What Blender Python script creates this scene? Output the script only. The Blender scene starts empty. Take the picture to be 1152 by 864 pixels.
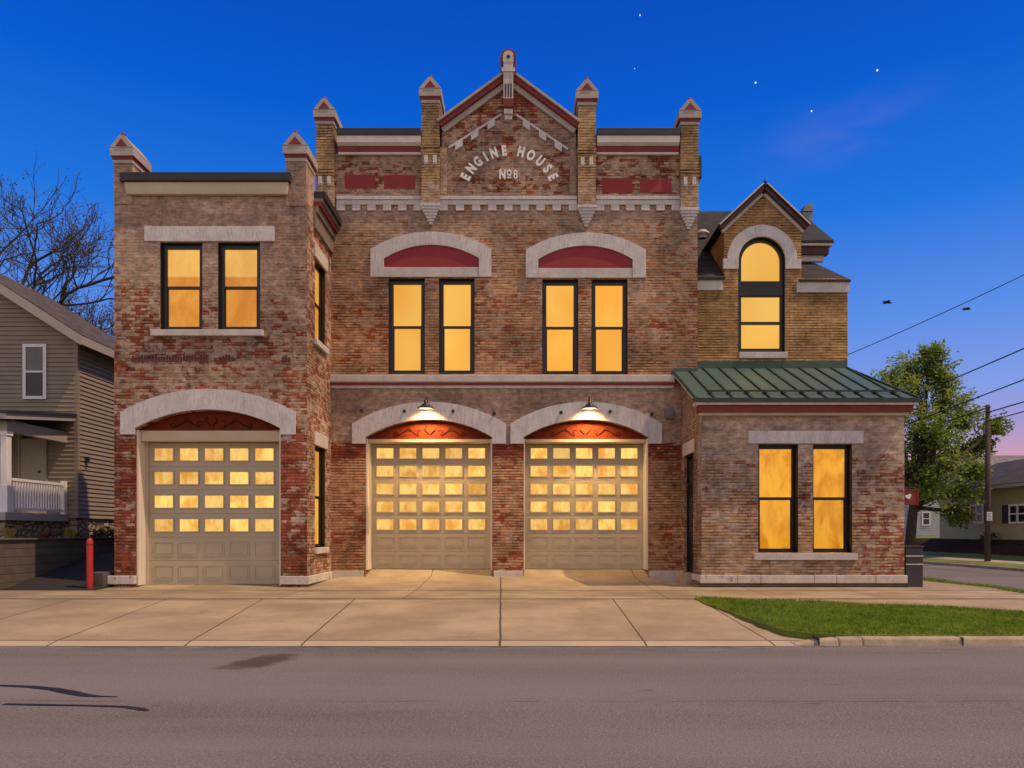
import bpy, bmesh, math, random
from mathutils import Vector, Matrix
from mathutils.geometry import tessellate_polygon
random.seed(7)
R = math.radians
SC = bpy.context.scene
COL = SC.collection

# ------------------------------------------------------------------ survey: camera and the planes of the building
CAMZ = 1.166
FPX, VX, HY = 802.0, 586.0, 598.0          # focal length in photo pixels, vanishing point, horizon
F, C, RW = 19.0, 21.4, 21.8                # wing / bay front, main front, rear wing front


def sx(x, Y): return (x - VX) * Y / FPX
def sz(y, Y): return CAMZ + (HY - y) * Y / FPX


# ------------------------------------------------------------------ node helper
class NT:
    def __init__(s, tree):
        s.t = tree; s.n = tree.nodes; s.l = tree.links
    def node(s, typ, **kw):
        nd = s.n.new(typ)
        for k, v in kw.items(): setattr(nd, k, v)
        return nd
    def put(s, sock, v):
        if v is None: return
        if isinstance(v, bpy.types.NodeSocket): s.l.new(v, sock)
        else:
            try: sock.default_value = v
            except Exception: sock.default_value = (v[0], v[1], v[2], 1.0) if len(v) == 3 else v
    def m(s, op, a, b=None, c=None, clamp=False):
        nd = s.node('ShaderNodeMath', operation=op); nd.use_clamp = clamp
        s.put(nd.inputs[0], a)
        if b is not None: s.put(nd.inputs[1], b)
        if c is not None: s.put(nd.inputs[2], c)
        return nd.outputs[0]
    def rng(s, v, a, b, c=0.0, d=1.0, smooth=True):
        nd = s.node('ShaderNodeMapRange'); nd.interpolation_type = 'SMOOTHSTEP' if smooth else 'LINEAR'
        s.put(nd.inputs['Value'], v); s.put(nd.inputs['From Min'], a); s.put(nd.inputs['From Max'], b)
        s.put(nd.inputs['To Min'], c); s.put(nd.inputs['To Max'], d)
        return nd.outputs['Result']
    def mix(s, f, a, b, blend='MIX'):
        nd = s.node('ShaderNodeMix', data_type='RGBA', blend_type=blend)
        s.put(nd.inputs['Factor'], f)
        for i, v in ((6, a), (7, b)):
            if isinstance(v, bpy.types.NodeSocket): s.l.new(v, nd.inputs[i])
            else: nd.inputs[i].default_value = (*v[:3], 1.0)
        return nd.outputs[2]
    def noise(s, vec, scale, detail=3.0, rough=.55, dist=0.0):
        nd = s.node('ShaderNodeTexNoise'); s.put(nd.inputs['Vector'], vec)
        nd.inputs['Scale'].default_value = scale; nd.inputs['Detail'].default_value = detail
        nd.inputs['Roughness'].default_value = rough; nd.inputs['Distortion'].default_value = dist
        return nd.outputs[0]
    def xyz(s, v):
        nd = s.node('ShaderNodeSeparateXYZ'); s.l.new(v, nd.inputs[0]); return nd.outputs
    def comb(s, x=0.0, y=0.0, z=0.0):
        nd = s.node('ShaderNodeCombineXYZ')
        for i, v in enumerate((x, y, z)): s.put(nd.inputs[i], v)
        return nd.outputs[0]
    def scale(s, v, sc):
        nd = s.node('ShaderNodeVectorMath', operation='MULTIPLY'); s.l.new(v, nd.inputs[0]); nd.inputs[1].default_value = sc
        return nd.outputs[0]
    def ramp(s, f, stops):
        nd = s.node('ShaderNodeValToRGB'); s.put(nd.inputs[0], f)
        e = nd.color_ramp.elements
        while len(e) < len(stops): e.new(0.5)
        for k, (p, c) in enumerate(stops):
            e[k].position = p
            e[k].color = (c, c, c, 1) if isinstance(c, (int, float)) else (*c[:3], 1)
        return nd.outputs[0]


def mat(name):
    m = bpy.data.materials.new(name); m.use_nodes = True
    nt = NT(m.node_tree)
    b = m.node_tree.nodes['Principled BSDF']
    b.inputs['Roughness'].default_value = .8
    return m, nt, b


def bump(nt, b, h, strength, dist):
    nd = nt.node('ShaderNodeBump'); nd.inputs['Strength'].default_value = strength; nd.inputs['Distance'].default_value = dist
    nt.l.new(h, nd.inputs['Height']); nt.l.new(nd.outputs[0], b.inputs['Normal'])


def simple(name, col, rough=.75, var=.18, scale=3.0, metal=0.0, bstr=.15, spec=.5, streak=False):
    """painted / plain surface with blotchy dirt and fine grain"""
    m, nt, b = mat(name)
    g = nt.node('ShaderNodeNewGeometry').outputs['Position']
    n1 = nt.noise(nt.scale(g, (1, 1, .25)) if streak else g, scale, 5, .6)
    n2 = nt.noise(g, scale * 14, 3, .6)
    f = nt.rng(nt.m('ADD', nt.m('MULTIPLY', n1, .7), nt.m('MULTIPLY', n2, .3)), .3, .7)
    lo = tuple(c * (1 - var) for c in col); hi = tuple(min(1, c * (1 + var)) for c in col)
    nt.put(b.inputs['Base Color'], nt.mix(f, lo, hi))
    b.inputs['Roughness'].default_value = rough; b.inputs['Metallic'].default_value = metal
    b.inputs['Specular IOR Level'].default_value = spec
    if bstr: bump(nt, b, nt.m('ADD', n1, n2), bstr, .01)
    return m


# ------------------------------------------------------------------ materials
def brick(name, seed, buff, red, paint, red_z, paint_z, red_k=.15, paint_k=.15, fine=1.0, hb=.083, wb=.245, mort_dark=.36, x_red=None, fleck=None):
    """worn brickwork: bare bricks, bricks that still carry old dark red paint, and bricks under taupe paint.
    red_z / paint_z: (height, bias) pairs that say at which storeys each coat survives."""
    m, nt, b = mat(name)
    geo = nt.node('ShaderNodeNewGeometry')
    x, y, z = nt.xyz(geo.outputs['Position'])[:3]
    nx = nt.xyz(geo.outputs['True Normal'])[0]
    side = nt.m('GREATER_THAN', nt.m('ABSOLUTE', nx), .6)
    u = nt.m('ADD', nt.m('MULTIPLY', x, nt.m('SUBTRACT', 1.0, side)), nt.m('MULTIPLY', y, side))
    zh = nt.m('DIVIDE', nt.m('ADD', z, 5.0), hb)
    row = nt.m('FLOOR', zh); fz = nt.m('SUBTRACT', zh, row)
    par = nt.m('MODULO', row, 2.0)
    jit = nt.node('ShaderNodeTexWhiteNoise', noise_dimensions='1D'); nt.put(jit.inputs['W'], row)
    ub = nt.m('ADD', nt.m('ADD', nt.m('DIVIDE', nt.m('ADD', u, 60.0), wb), nt.m('MULTIPLY', par, .5)), nt.m('MULTIPLY', jit.outputs[0], .12))
    colm = nt.m('FLOOR', ub); fu = nt.m('SUBTRACT', ub, colm)
    wob = nt.m('MULTIPLY', nt.m('SUBTRACT', nt.noise(geo.outputs['Position'], 22, 2), .5), .012)
    mu = nt.m('MULTIPLY', nt.m('MINIMUM', fu, nt.m('SUBTRACT', 1.0, fu)), wb)
    mz = nt.m('MULTIPLY', nt.m('MINIMUM', fz, nt.m('SUBTRACT', 1.0, fz)), hb)
    mort = nt.m('MAXIMUM', nt.rng(nt.m('ADD', mz, wob), .005, .02, 1.0, 0.0), nt.m('MULTIPLY', nt.rng(nt.m('ADD', mu, wob), .004, .014, 1.0, 0.0), .45))
    jn = nt.noise(nt.comb(u, z, float(seed) * 5.1), 1.6, 7, .7)
    mort = nt.m('MULTIPLY', mort, nt.rng(jn, .36, .62, .22, 1.0))
    wn = nt.node('ShaderNodeTexWhiteNoise', noise_dimensions='3D'); nt.put(wn.inputs['Vector'], nt.comb(colm, row, float(seed)))
    r1 = wn.outputs['Value']; rc = nt.xyz(wn.outputs['Color'])
    q = nt.comb(u, nt.m('MULTIPLY', row, hb), float(seed) * 3.7)
    cont = nt.comb(u, z, float(seed) * 1.9)
    strq = nt.scale(q, (.85, 1.3, 1)); strc = nt.scale(cont, (.85, 1.35, 1))
    zz = nt.m('DIVIDE', nt.m('ADD', z, 1.0), 15.0)

    def zfun(pairs):
        return nt.m('SUBTRACT', nt.ramp(zz, [((p + 1) / 15.0, .5 + v) for p, v in pairs]), .5)

    def mask(sc, zp, k, off):
        a = nt.noise(strq, sc * .6, 10, .74)
        c = nt.noise(strc, sc * 2.2 + off * .5, 8, .74)
        v = nt.m('ADD', nt.m('MULTIPLY', a, .5), nt.m('MULTIPLY', c, .5))
        v = nt.m('ADD', v, nt.m('MULTIPLY', nt.m('SUBTRACT', rc[int(off) % 3], .5), k))
        return v
    vr = nt.m('ADD', mask(.9 * fine, None, red_k, 1), zfun(red_z))
    if x_red:
        xr = nt.rng(x, x_red[0], x_red[1], x_red[2], x_red[3])
        vr = nt.m('ADD', vr, xr)
    mred = nt.rng(vr, .5, .535)
    vp = nt.m('ADD', mask(1.25 * fine, None, paint_k, 2), zfun(paint_z))
    mpaint = nt.rng(vp, .49, .53)
    big = nt.noise(cont, .55, 4, .6)
    dirt = nt.noise(strc, 6, 5, .7)
    cb = nt.mix(nt.m('ADD', nt.m('MULTIPLY', r1, .45), nt.m('ADD', nt.m('MULTIPLY', jit.outputs[0], .25), nt.m('MULTIPLY', dirt, .35))), buff[0], buff[1])
    cr = nt.mix(rc[1], red[0], red[1])
    cc = nt.mix(mred, cb, cr)
    cm = nt.mix(mred, tuple(c * mort_dark for c in buff[0]), tuple(c * .7 for c in red[0]))
    cc = nt.mix(mort, cc, cm)
    cp = nt.mix(nt.rng(dirt, .3, .7), tuple(c * .86 for c in paint), tuple(c * 1.12 for c in paint))
    cp = nt.mix(nt.m('MULTIPLY', mort, .2), cp, tuple(c * .5 for c in paint))
    cc = nt.mix(mpaint, cc, cp)
    if fleck:
        fv = nt.m('ADD', nt.m('ADD', nt.m('MULTIPLY', nt.noise(strc, 1.1, 8, .78), .8), nt.m('MULTIPLY', rc[0], .12)), .04)
        cc = nt.mix(nt.m('MULTIPLY', nt.rng(fv, fleck[0], fleck[0] + .05), .8), cc, fleck[1])
    cc = nt.mix(1.0, cc, nt.mix(nt.rng(big, .3, .7), (.62, .60, .60), (1.2, 1.17, 1.14)), 'MULTIPLY')
    cc = nt.mix(1.0, cc, nt.mix(nt.rng(dirt, .25, .75), (.68, .67, .66), (1.26, 1.26, 1.26)), 'MULTIPLY')
    run = nt.noise(nt.comb(nt.m('MULTIPLY', u, 3.2), nt.m('MULTIPLY', z, .28), float(seed)), 1.0, 6, .7)
    cc = nt.mix(nt.rng(run, .52, .74, 0, .55), cc, nt.mix(1.0, cc, (.42, .38, .36), 'MULTIPLY'))
    nt.put(b.inputs['Base Color'], cc)
    b.inputs['Roughness'].default_value = .9; b.inputs['Specular IOR Level'].default_value = .25
    h = nt.m('SUBTRACT', nt.m('ADD', nt.m('MULTIPLY', dirt, .5), nt.m('MULTIPLY', r1, .35)), nt.m('MULTIPLY', mort, nt.m('SUBTRACT', 1.0, nt.m('MULTIPLY', mpaint, .85))))
    bump(nt, b, h, 1.0, .022)
    return m


TAUPE = (.40, .29, .225)
RED2 = ((.15, .036, .020), (.36, .10, .05))
M = {}
M['brick_main'] = brick('main_brick', 3, ((.31, .165, .09), (.62, .38, .235)), RED2, TAUPE,
    [(-.5, -.01), (2.2, -.055), (3.3, -.03), (3.55, .10), (3.76, .12), (3.9, -.06), (5.6, -.045), (7.0, -.05), (8.5, -.03), (9.6, -.07), (10.5, -.06), (11.2, .03), (12.0, .08), (13.2, .04), (14, .03)],
    [(-.5, -.1), (3.76, -.1), (3.9, .17), (5.4, .17), (5.75, -.06), (8.0, -.04), (9.6, .0), (10.6, .08), (11.3, .03), (12.6, .06), (14, -.02)])
M['brick_wing'] = brick('wing_brick', 11, ((.27, .14, .085), (.48, .29, .19)), ((.16, .042, .025), (.38, .115, .062)), TAUPE,
    [(-.5, .06), (3.6, .10), (4.5, .04), (6.5, .06), (8.2, .03), (9.0, -.03), (14, -.04)],
    [(-.5, -.07), (3.6, -.09), (4.3, .0), (5.2, .05), (6.0, .03), (7.5, .03), (8.6, .13), (9.6, .22), (14, .2)], fleck=(.555, (.50, .41, .36)))
M['brick_wing_side'] = brick('wing_side_brick', 17, ((.30, .17, .11), (.46, .30, .20)), ((.17, .05, .035), (.34, .11, .065)), (.42, .31, .25),
    [(-.5, .02), (14, .02)], [(-.5, .01), (14, .01)], fine=1.6, fleck=(.55, (.56, .45, .38)))
M['brick_bay'] = brick('bay_brick', 23, ((.33, .205, .12), (.60, .41, .26)), ((.16, .05, .035), (.33, .11, .075)), (.40, .315, .265),
    [(-.5, -.10), (.6, -.06), (1.6, .01), (3.4, .0), (4.3, -.1), (14, -.1)],
    [(-.5, -.12), (.4, -.05), (1.5, -.03), (3.0, .02), (3.6, .2), (4.5, .26), (14, .2)], x_red=(7.8, 10.2, -.05, .07), fine=1.3, fleck=(.53, (.52, .44, .38)))
M['brick_rear'] = brick('rear_brick', 31, ((.31, .185, .08), (.58, .37, .18)), RED2, TAUPE,
    [(-.5, -.2), (14, -.2)], [(-.5, -.22), (14, -.22)])
M['brick_pilaster'] = brick('pilaster_brick', 37, ((.30, .20, .10), (.54, .38, .21)), RED2, TAUPE,
    [(-.5, -.16), (14, -.16)], [(-.5, -.06), (11.2, .06), (12, -.1), (14, -.1)])
M['brick_bay_side'] = brick('bay_side_brick', 41, ((.30, .19, .12), (.45, .30, .20)), ((.17, .05, .035), (.3, .1, .06)), (.34, .25, .19),
    [(-.5, .0), (3, -.02), (5, -.1), (14, -.1)], [(-.5, .0), (14, .02)], fine=1.4)


def stone(name, col, streaks=True, base=False):
    m, nt, b = mat(name)
    g = nt.node('ShaderNodeNewGeometry').outputs['Position']
    n1 = nt.noise(g, 2.2, 6, .65); n2 = nt.noise(g, 30, 3, .6)
    n3 = nt.noise(nt.scale(g, (26, 26, 4.0)), 1.0, 4, .6)
    f = nt.rng(nt.m('ADD', nt.m('MULTIPLY', n1, .6), nt.m('MULTIPLY', n2, .4)), .3, .7)
    c = nt.mix(f, tuple(v * .8 for v in col), tuple(min(1, v * 1.14) for v in col))
    if streaks:
        c = nt.mix(nt.rng(n3, .48, .68, 0, .45), c, tuple(v * .5 for v in col))
    if base:
        n4 = nt.noise(g, 4.5, 7, .75)
        c = nt.mix(nt.rng(n4, .58, .66, 0, .8), c, (.10, .085, .075))
    run = nt.noise(nt.scale(g, (5, 5, .5)), 1.0, 6, .7)
    c = nt.mix(nt.rng(run, .54, .76, 0, .5), c, tuple(v * .42 for v in col))
    nt.put(b.inputs['Base Color'], c); b.inputs['Roughness'].default_value = .85
    bump(nt, b, nt.m('ADD', n3, n2), .5, .012)
    return m


M['stone'] = stone('painted_stone', (.60, .58, .60))
M['stone_plain'] = stone('painted_trim_stone', (.55, .515, .50), False)
M['cap_stone'] = stone('weathered_cap_stone', (.40, .36, .335), False)
M['stone_base'] = stone('water_table_stone', (.56, .52, .48), False, True)
M['white_trim'] = simple('white_trim_paint', (.60, .56, .53), .6, .12)
M['weathered'] = simple('shaded_trim_paint', (.20, .155, .13), .8, .2, 3)  # trim colour darkened for the flank cornice: its shade is painted in
M['cream'] = simple('cream_paint', (.52, .44, .31), .55, .08, 1.5, bstr=.05)
M['door_tan'] = simple('door_paint', (.44, .38, .275), .5, .07, 1.2, bstr=.04)
M['jamb'] = simple('jamb_paint', (.68, .62, .55), .6, .1, streak=True)
M['red'] = simple('red_paint', (.18, .010, .010), .55, .25, 5)
M['panel_red'] = simple('panel_red_paint', (.27, .015, .02), .6, .12, 3)
M['wood_red'] = simple('carved_red_wood', (.14, .020, .005), .7, .25, 6, spec=.15)
M['carve'] = simple('carving_red', (.035, .005, .002), .6, .2, 6, spec=.2)
M['black'] = simple('black_frame_paint', (.008, .0075, .008), .38, .2)
M['roof_dark'] = simple('dark_membrane', (.018, .018, .024), .6, .25)
M['metal_grey'] = simple('grey_metal', (.20, .20, .21), .45, .15, metal=.6)
M['lamp_metal'] = simple('dark_lamp_metal', (.03, .03, .032), .4, .2, metal=.4)
M['conduit'] = simple('grey_box_metal', (.17, .17, .2), .5, .1)
M['silver'] = simple('gutter_metal', (.62, .6, .6), .35, .1, metal=.3)
M['seam'] = simple('dark_green_seam', (.012, .03, .026), .5, .2)
M['green'] = simple('green_roof_metal', (.045, .105, .092), .5, .14, 2, metal=.1, bstr=.03)
M['bollard'] = simple('red_bollard_paint', (.38, .02, .016), .5, .18, 4)
M['trunk'] = simple('bark', (.055, .042, .032), .95, .4, 9, bstr=.6)
M['bare_bark'] = simple('bare_branch_bark', (.050, .042, .04), .95, .3, 9)
M['pole'] = simple('weathered_pole_wood', (.075, .05, .04), .95, .35, 5, streak=True, bstr=.5)
M['wire'] = simple('black_cable', (.012, .012, .014), .7, .1)
M['sign_red'] = simple('sign_red_paint', (.19, .018, .015), .5, .15)
M['white'] = simple('white_paint', (.78, .78, .78), .55, .05)
M['cabinet'] = simple('cabinet_grey', (.035, .034, .038), .45, .15)
M['siding_tan'] = simple('tan_siding', (.255, .215, .165), .7, .08, 2, bstr=.05)
M['siding_yellow'] = simple('yellow_siding', (.38, .34, .17), .7, .06, 2, bstr=.05)
M['siding_white'] = simple('white_siding', (.36, .38, .44), .7, .06, 2, bstr=.05)
M['house_trim'] = simple('house_trim', (.36, .34, .32), .6, .08)
M['rail_white'] = simple('white_vinyl', (.74, .74, .78), .5, .05)
M['shutter'] = simple('dark_shutter', (.03, .022, .025), .7, .2)
M['dark_glass'] = simple('dark_glass', (.015, .017, .022), .08, .2, bstr=0)
M['glass_shade'] = simple('curtained_glass', (.10, .11, .125), .12, .2, bstr=0)
M['concrete_block'] = simple('concrete_block', (.085, .075, .066), .95, .25, 3, bstr=.6)
M['door_beige'] = simple('beige_door', (.36, .34, .27), .5, .05)
M['mulch'] = simple('mulch', (.05, .030, .022), 1, .55, 9, bstr=1.0, spec=.05)
M['bird'] = simple('dark_bird', (.01, .01, .012), .8, .2)
M['flower_red'] = simple('red_flower', (.35, .02, .02), .7, .2)
M['flower_yellow'] = simple('yellow_grass_leaf', (.30, .24, .05), .8, .3)


def shingle(name, col):
    m, nt, b = mat(name)
    g = nt.node('ShaderNodeNewGeometry').outputs['Position']
    x, y, z = nt.xyz(g)[:3]
    rowf = nt.m('DIVIDE', z, .11); row = nt.m('FLOOR', rowf); fr = nt.m('SUBTRACT', rowf, row)
    wn = nt.node('ShaderNodeTexWhiteNoise', noise_dimensions='3D')
    cu = nt.m('FLOOR', nt.m('ADD', nt.m('DIVIDE', nt.m('ADD', x, nt.m('MULTIPLY', y, .7)), .3), nt.m('MULTIPLY', row, .37)))
    nt.put(wn.inputs['Vector'], nt.comb(cu, row, 2.0))
    c = nt.mix(wn.outputs['Value'], tuple(v * .7 for v in col), tuple(v * 1.35 for v in col))
    c = nt.mix(nt.rng(fr, .0, .16, .65, 0), c, tuple(v * .25 for v in col))
    nt.put(b.inputs['Base Color'], c); b.inputs['Roughness'].default_value = .95
    bump(nt, b, nt.m('ADD', fr, nt.noise(g, 40)), .5, .01)
    return m


M['shingle'] = shingle('slate_shingle', (.026, .025, .028))
M['shingle_brown'] = shingle('brown_shingle', (.075, .063, .055))
M['shingle_grey'] = shingle('grey_shingle', (.04, .038, .045))
M['shingle_pale'] = shingle('pale_shingle', (.17, .165, .175))


def rubble(name):
    m, nt, b = mat(name)
    g = nt.node('ShaderNodeNewGeometry').outputs['Position']
    v = nt.node('ShaderNodeTexVoronoi', feature='F1'); nt.l.new(nt.scale(g, (2.6, 2.6, 5.0)), v.inputs['Vector']); v.inputs['Scale'].default_value = 1.0
    e = nt.node('ShaderNodeTexVoronoi', feature='DISTANCE_TO_EDGE'); nt.l.new(nt.scale(g, (2.6, 2.6, 5.0)), e.inputs['Vector']); e.inputs['Scale'].default_value = 1.0
    n = nt.noise(g, 9, 5, .65)
    c = nt.mix(nt.xyz(v.outputs['Color'])[0], (.24, .195, .14), (.46, .385, .28))
    c = nt.mix(nt.rng(n, .35, .7), c, nt.mix(.5, c, (.1, .08, .06)))
    c = nt.mix(nt.rng(e.outputs['Distance'], .02, .1, 1, 0), c, (.06, .05, .042))
    nt.put(b.inputs['Base Color'], c); b.inputs['Roughness'].default_value = .95
    bump(nt, b, nt.m('ADD', nt.rng(e.outputs['Distance'], 0, .3), n), .9, .04)
    return m


M['rubble'] = rubble('rough_foundation_stone')


def pane(name, c_lo, c_hi, strength, sc=(1.2, 1.2, .8), detail=4, contrast=(.35, .68), patch=None, grain=None, hem=None, vary=.24):
    """lit window: a lamp-lit shade / room seen through glass"""
    m, nt, b = mat(name)
    g = nt.node('ShaderNodeNewGeometry').outputs['Position']
    rnd = nt.node('ShaderNodeObjectInfo').outputs['Random']
    off = nt.node('ShaderNodeVectorMath', operation='ADD'); nt.l.new(nt.scale(g, sc), off.inputs[0])
    nt.l.new(nt.comb(nt.m('MULTIPLY', rnd, 37.0), nt.m('MULTIPLY', rnd, 17.0), nt.m('MULTIPLY', rnd, 53.0)), off.inputs[1])
    n = nt.noise(off.outputs[0], 1.0, detail, .6, .4)
    f = nt.rng(n, *contrast)
    c = nt.mix(f, c_lo, c_hi)
    if grain:
        n2 = nt.noise(nt.scale(g, grain), 1.0, 5, .7, 1.2)
        c = nt.mix(nt.rng(n2, .45, .75, 0, .35), c, tuple(v * .6 for v in c_lo))
    if hem:
        pz = nt.xyz(g)[2]
        c = nt.mix(nt.rng(pz, hem - .02, hem + .02), nt.mix(1.0, c, (.80, .66, .45), 'MULTIPLY'), nt.mix(.35, c, (1.0, .62, .18)))
    b.inputs['Base Color'].default_value = (.02, .015, .008, 1)
    b.inputs['Roughness'].default_value = .06
    nt.put(b.inputs['Emission Color'], c)
    nt.put(b.inputs['Emission Strength'], nt.m('MULTIPLY', nt.m('ADD', 1.0 - vary * .6, nt.m('MULTIPLY', rnd, vary)), strength))
    return m


M['pane_main'] = pane('lit_shade_glass', (.90, .36, .022), (1.0, .52, .075), .98, (.45, .45, .35), 1, (.3, .7), vary=.3)
M['pane_wing'] = pane('lit_amber_glass', (.78, .29, .015), (.98, .47, .06), .92, grain=(9, 9, 5))
M['pane_wing_front'] = pane('lit_amber_glass', (.80, .32, .018), (1.0, .50, .07), .95, grain=(9, 9, 5), hem=sz(309, F))
M['pane_bay'] = pane('lit_orange_glass', (.74, .25, .004), (1.0, .44, .025), .92, (2.4, 2.4, 1.3), 6, (.36, .62), grain=(15, 15, .7))
M['pane_arch'] = pane('lit_yellow_glass', (.94, .46, .055), (1.0, .57, .10), .97, (.5, .5, .4), 1, (.3, .7))
M['pane_garage'] = pane('lit_garage_glass', (.86, .34, .03), (1.08, .66, .16), 1.02, (3.0, 3.0, 2.0), 4, (.32, .6), grain=(14, 14, 2.2), vary=.42)


def concrete():
    m, nt, b = mat('drive_concrete')
    g = nt.node('ShaderNodeNewGeometry').outputs['Position']
    x, y, z = nt.xyz(g)[:3]
    n1 = nt.noise(g, .55, 6, .62); n2 = nt.noise(nt.scale(g, (1.0, .35, 1)), 2.2, 5, .65); n3 = nt.noise(g, 55, 2, .6)
    n4 = nt.noise(nt.scale(g, (.6, 2.4, 1)), 1.1, 6, .7, .6)
    c = nt.mix(nt.rng(n1, .3, .7), (.27, .205, .122), (.45, .36, .225))
    c = nt.mix(nt.rng(n2, .5, .75, 0, .4), c, (.24, .19, .135))
    c = nt.mix(nt.rng(n4, .55, .70, 0, .45), c, (.20, .155, .11))
    c = nt.mix(nt.rng(n3, .35, .65, 0, .28), c, (.24, .20, .15))
    soil = nt.m('MULTIPLY', nt.rng(nt.m('ABSOLUTE', nt.m('SUBTRACT', y, 17.2)), .4, 3.2, 1, 0), nt.rng(nt.noise(nt.scale(g, (.5, 1.6, 1)), 1.0, 7, .72), .42, .66))
    c = nt.mix(nt.m('MULTIPLY', soil, .7), c, (.17, .125, .075))
    edge = nt.m('MULTIPLY', nt.rng(x, -4.5, -13.0), nt.rng(nt.noise(g, .4, 5), .2, .7, .3, 1))
    c = nt.mix(nt.m('MULTIPLY', edge, .5), c, (.20, .155, .105))
    wobx = nt.m('MULTIPLY', nt.m('SUBTRACT', nt.noise(g, 1.3, 5), .5), .07)
    line = None
    def add(d, w):
        nonlocal line
        v = nt.rng(d, w * .6, w * 1.3, 1, 0)
        line = v if line is None else nt.m('MAXIMUM', line, v)
    on_apron = nt.m('LESS_THAN', y, 16.3)
    far = nt.m('SUBTRACT', 1.0, on_apron)
    yo = nt.m('SUBTRACT', y, 10.4)
    for jx, sl in ((-13.2, -.3), (-11.0, -.26), (-8.9, -.23), (-6.9, -.2), (-4.9, -.17), (-3.2, -.10), (1.83, .046), (3.7, .06)):
        xs_ = nt.m('SUBTRACT', nt.m('ADD', x, nt.m('MULTIPLY', wobx, .3)), nt.m('MULTIPLY', yo, sl))
        add(nt.m('ADD', nt.m('ABSOLUTE', nt.m('SUBTRACT', xs_, jx)), nt.m('MULTIPLY', far, 9.0)), .015)
    add(nt.m('ABSOLUTE', nt.m('SUBTRACT', nt.m('ADD', nt.m('ADD', x, nt.m('MULTIPLY', wobx, .8)), nt.m('MULTIPLY', yo, .028)), -.30)), .019)
    for jx in (-12.0, -8.8, -5.6, -2.7, 3.4, 5.9, 8.4):
        add(nt.m('ADD', nt.m('ABSOLUTE', nt.m('SUBTRACT', x, jx)), nt.m('MULTIPLY', on_apron, 9.0)), .012)
    for jy, jw in ((10.74, .03), (16.3, .085), (18.25, .05)):
        add(nt.m('ABSOLUTE', nt.m('SUBTRACT', nt.m('ADD', y, nt.m('MULTIPLY', wobx, .5)), jy)), jw)
    crk = nt.node('ShaderNodeTexVoronoi', feature='DISTANCE_TO_EDGE')
    w = nt.node('ShaderNodeVectorMath', operation='ADD'); nt.l.new(g, w.inputs[0])
    nw = nt.node('ShaderNodeTexNoise'); nt.l.new(g, nw.inputs['Vector']); nw.inputs['Scale'].default_value = 1.4
    nt.l.new(nw.outputs['Color'], w.inputs[1]); nt.l.new(w.outputs[0], crk.inputs['Vector']); crk.inputs['Scale'].default_value = .22
    crack = nt.m('MULTIPLY', nt.rng(crk.outputs['Distance'], .0, 0.003, .5, 0), nt.rng(nt.noise(g, .6), .56, .6))
    line = nt.m('MAXIMUM', line, crack)
    stains = nt.rng(nt.noise(nt.scale(g, (3, 6, 1)), 1.0, 6, .75), .66, .72, 0, .7)
    near_joint = nt.rng(nt.m('ABSOLUTE', nt.m('SUBTRACT', y, 16.15)), .1, .55, 1, 0)
    c = nt.mix(nt.m('MULTIPLY', stains, near_joint), c, (.06, .045, .03))
    gut = nt.m('LESS_THAN', y, 10.74)
    c = nt.mix(nt.m('MULTIPLY', gut, .6), c, (.50, .41, .29))
    c = nt.mix(nt.m('MULTIPLY', line, .93), c, (.055, .042, .03))
    nt.put(b.inputs['Base Color'], c); b.inputs['Roughness'].default_value = .88
    bump(nt, b, nt.m('SUBTRACT', nt.m('ADD', nt.m('MULTIPLY', n3, .4), n2), line), .35, .008)
    return m


M['concrete'] = concrete()
M['curb'] = simple('curb_concrete', (.36, .30, .22), .9, .3, 2.5, bstr=.4)
M['walk'] = simple('far_walk_concrete', (.36, .32, .27), .9, .2, 1.5)


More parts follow.
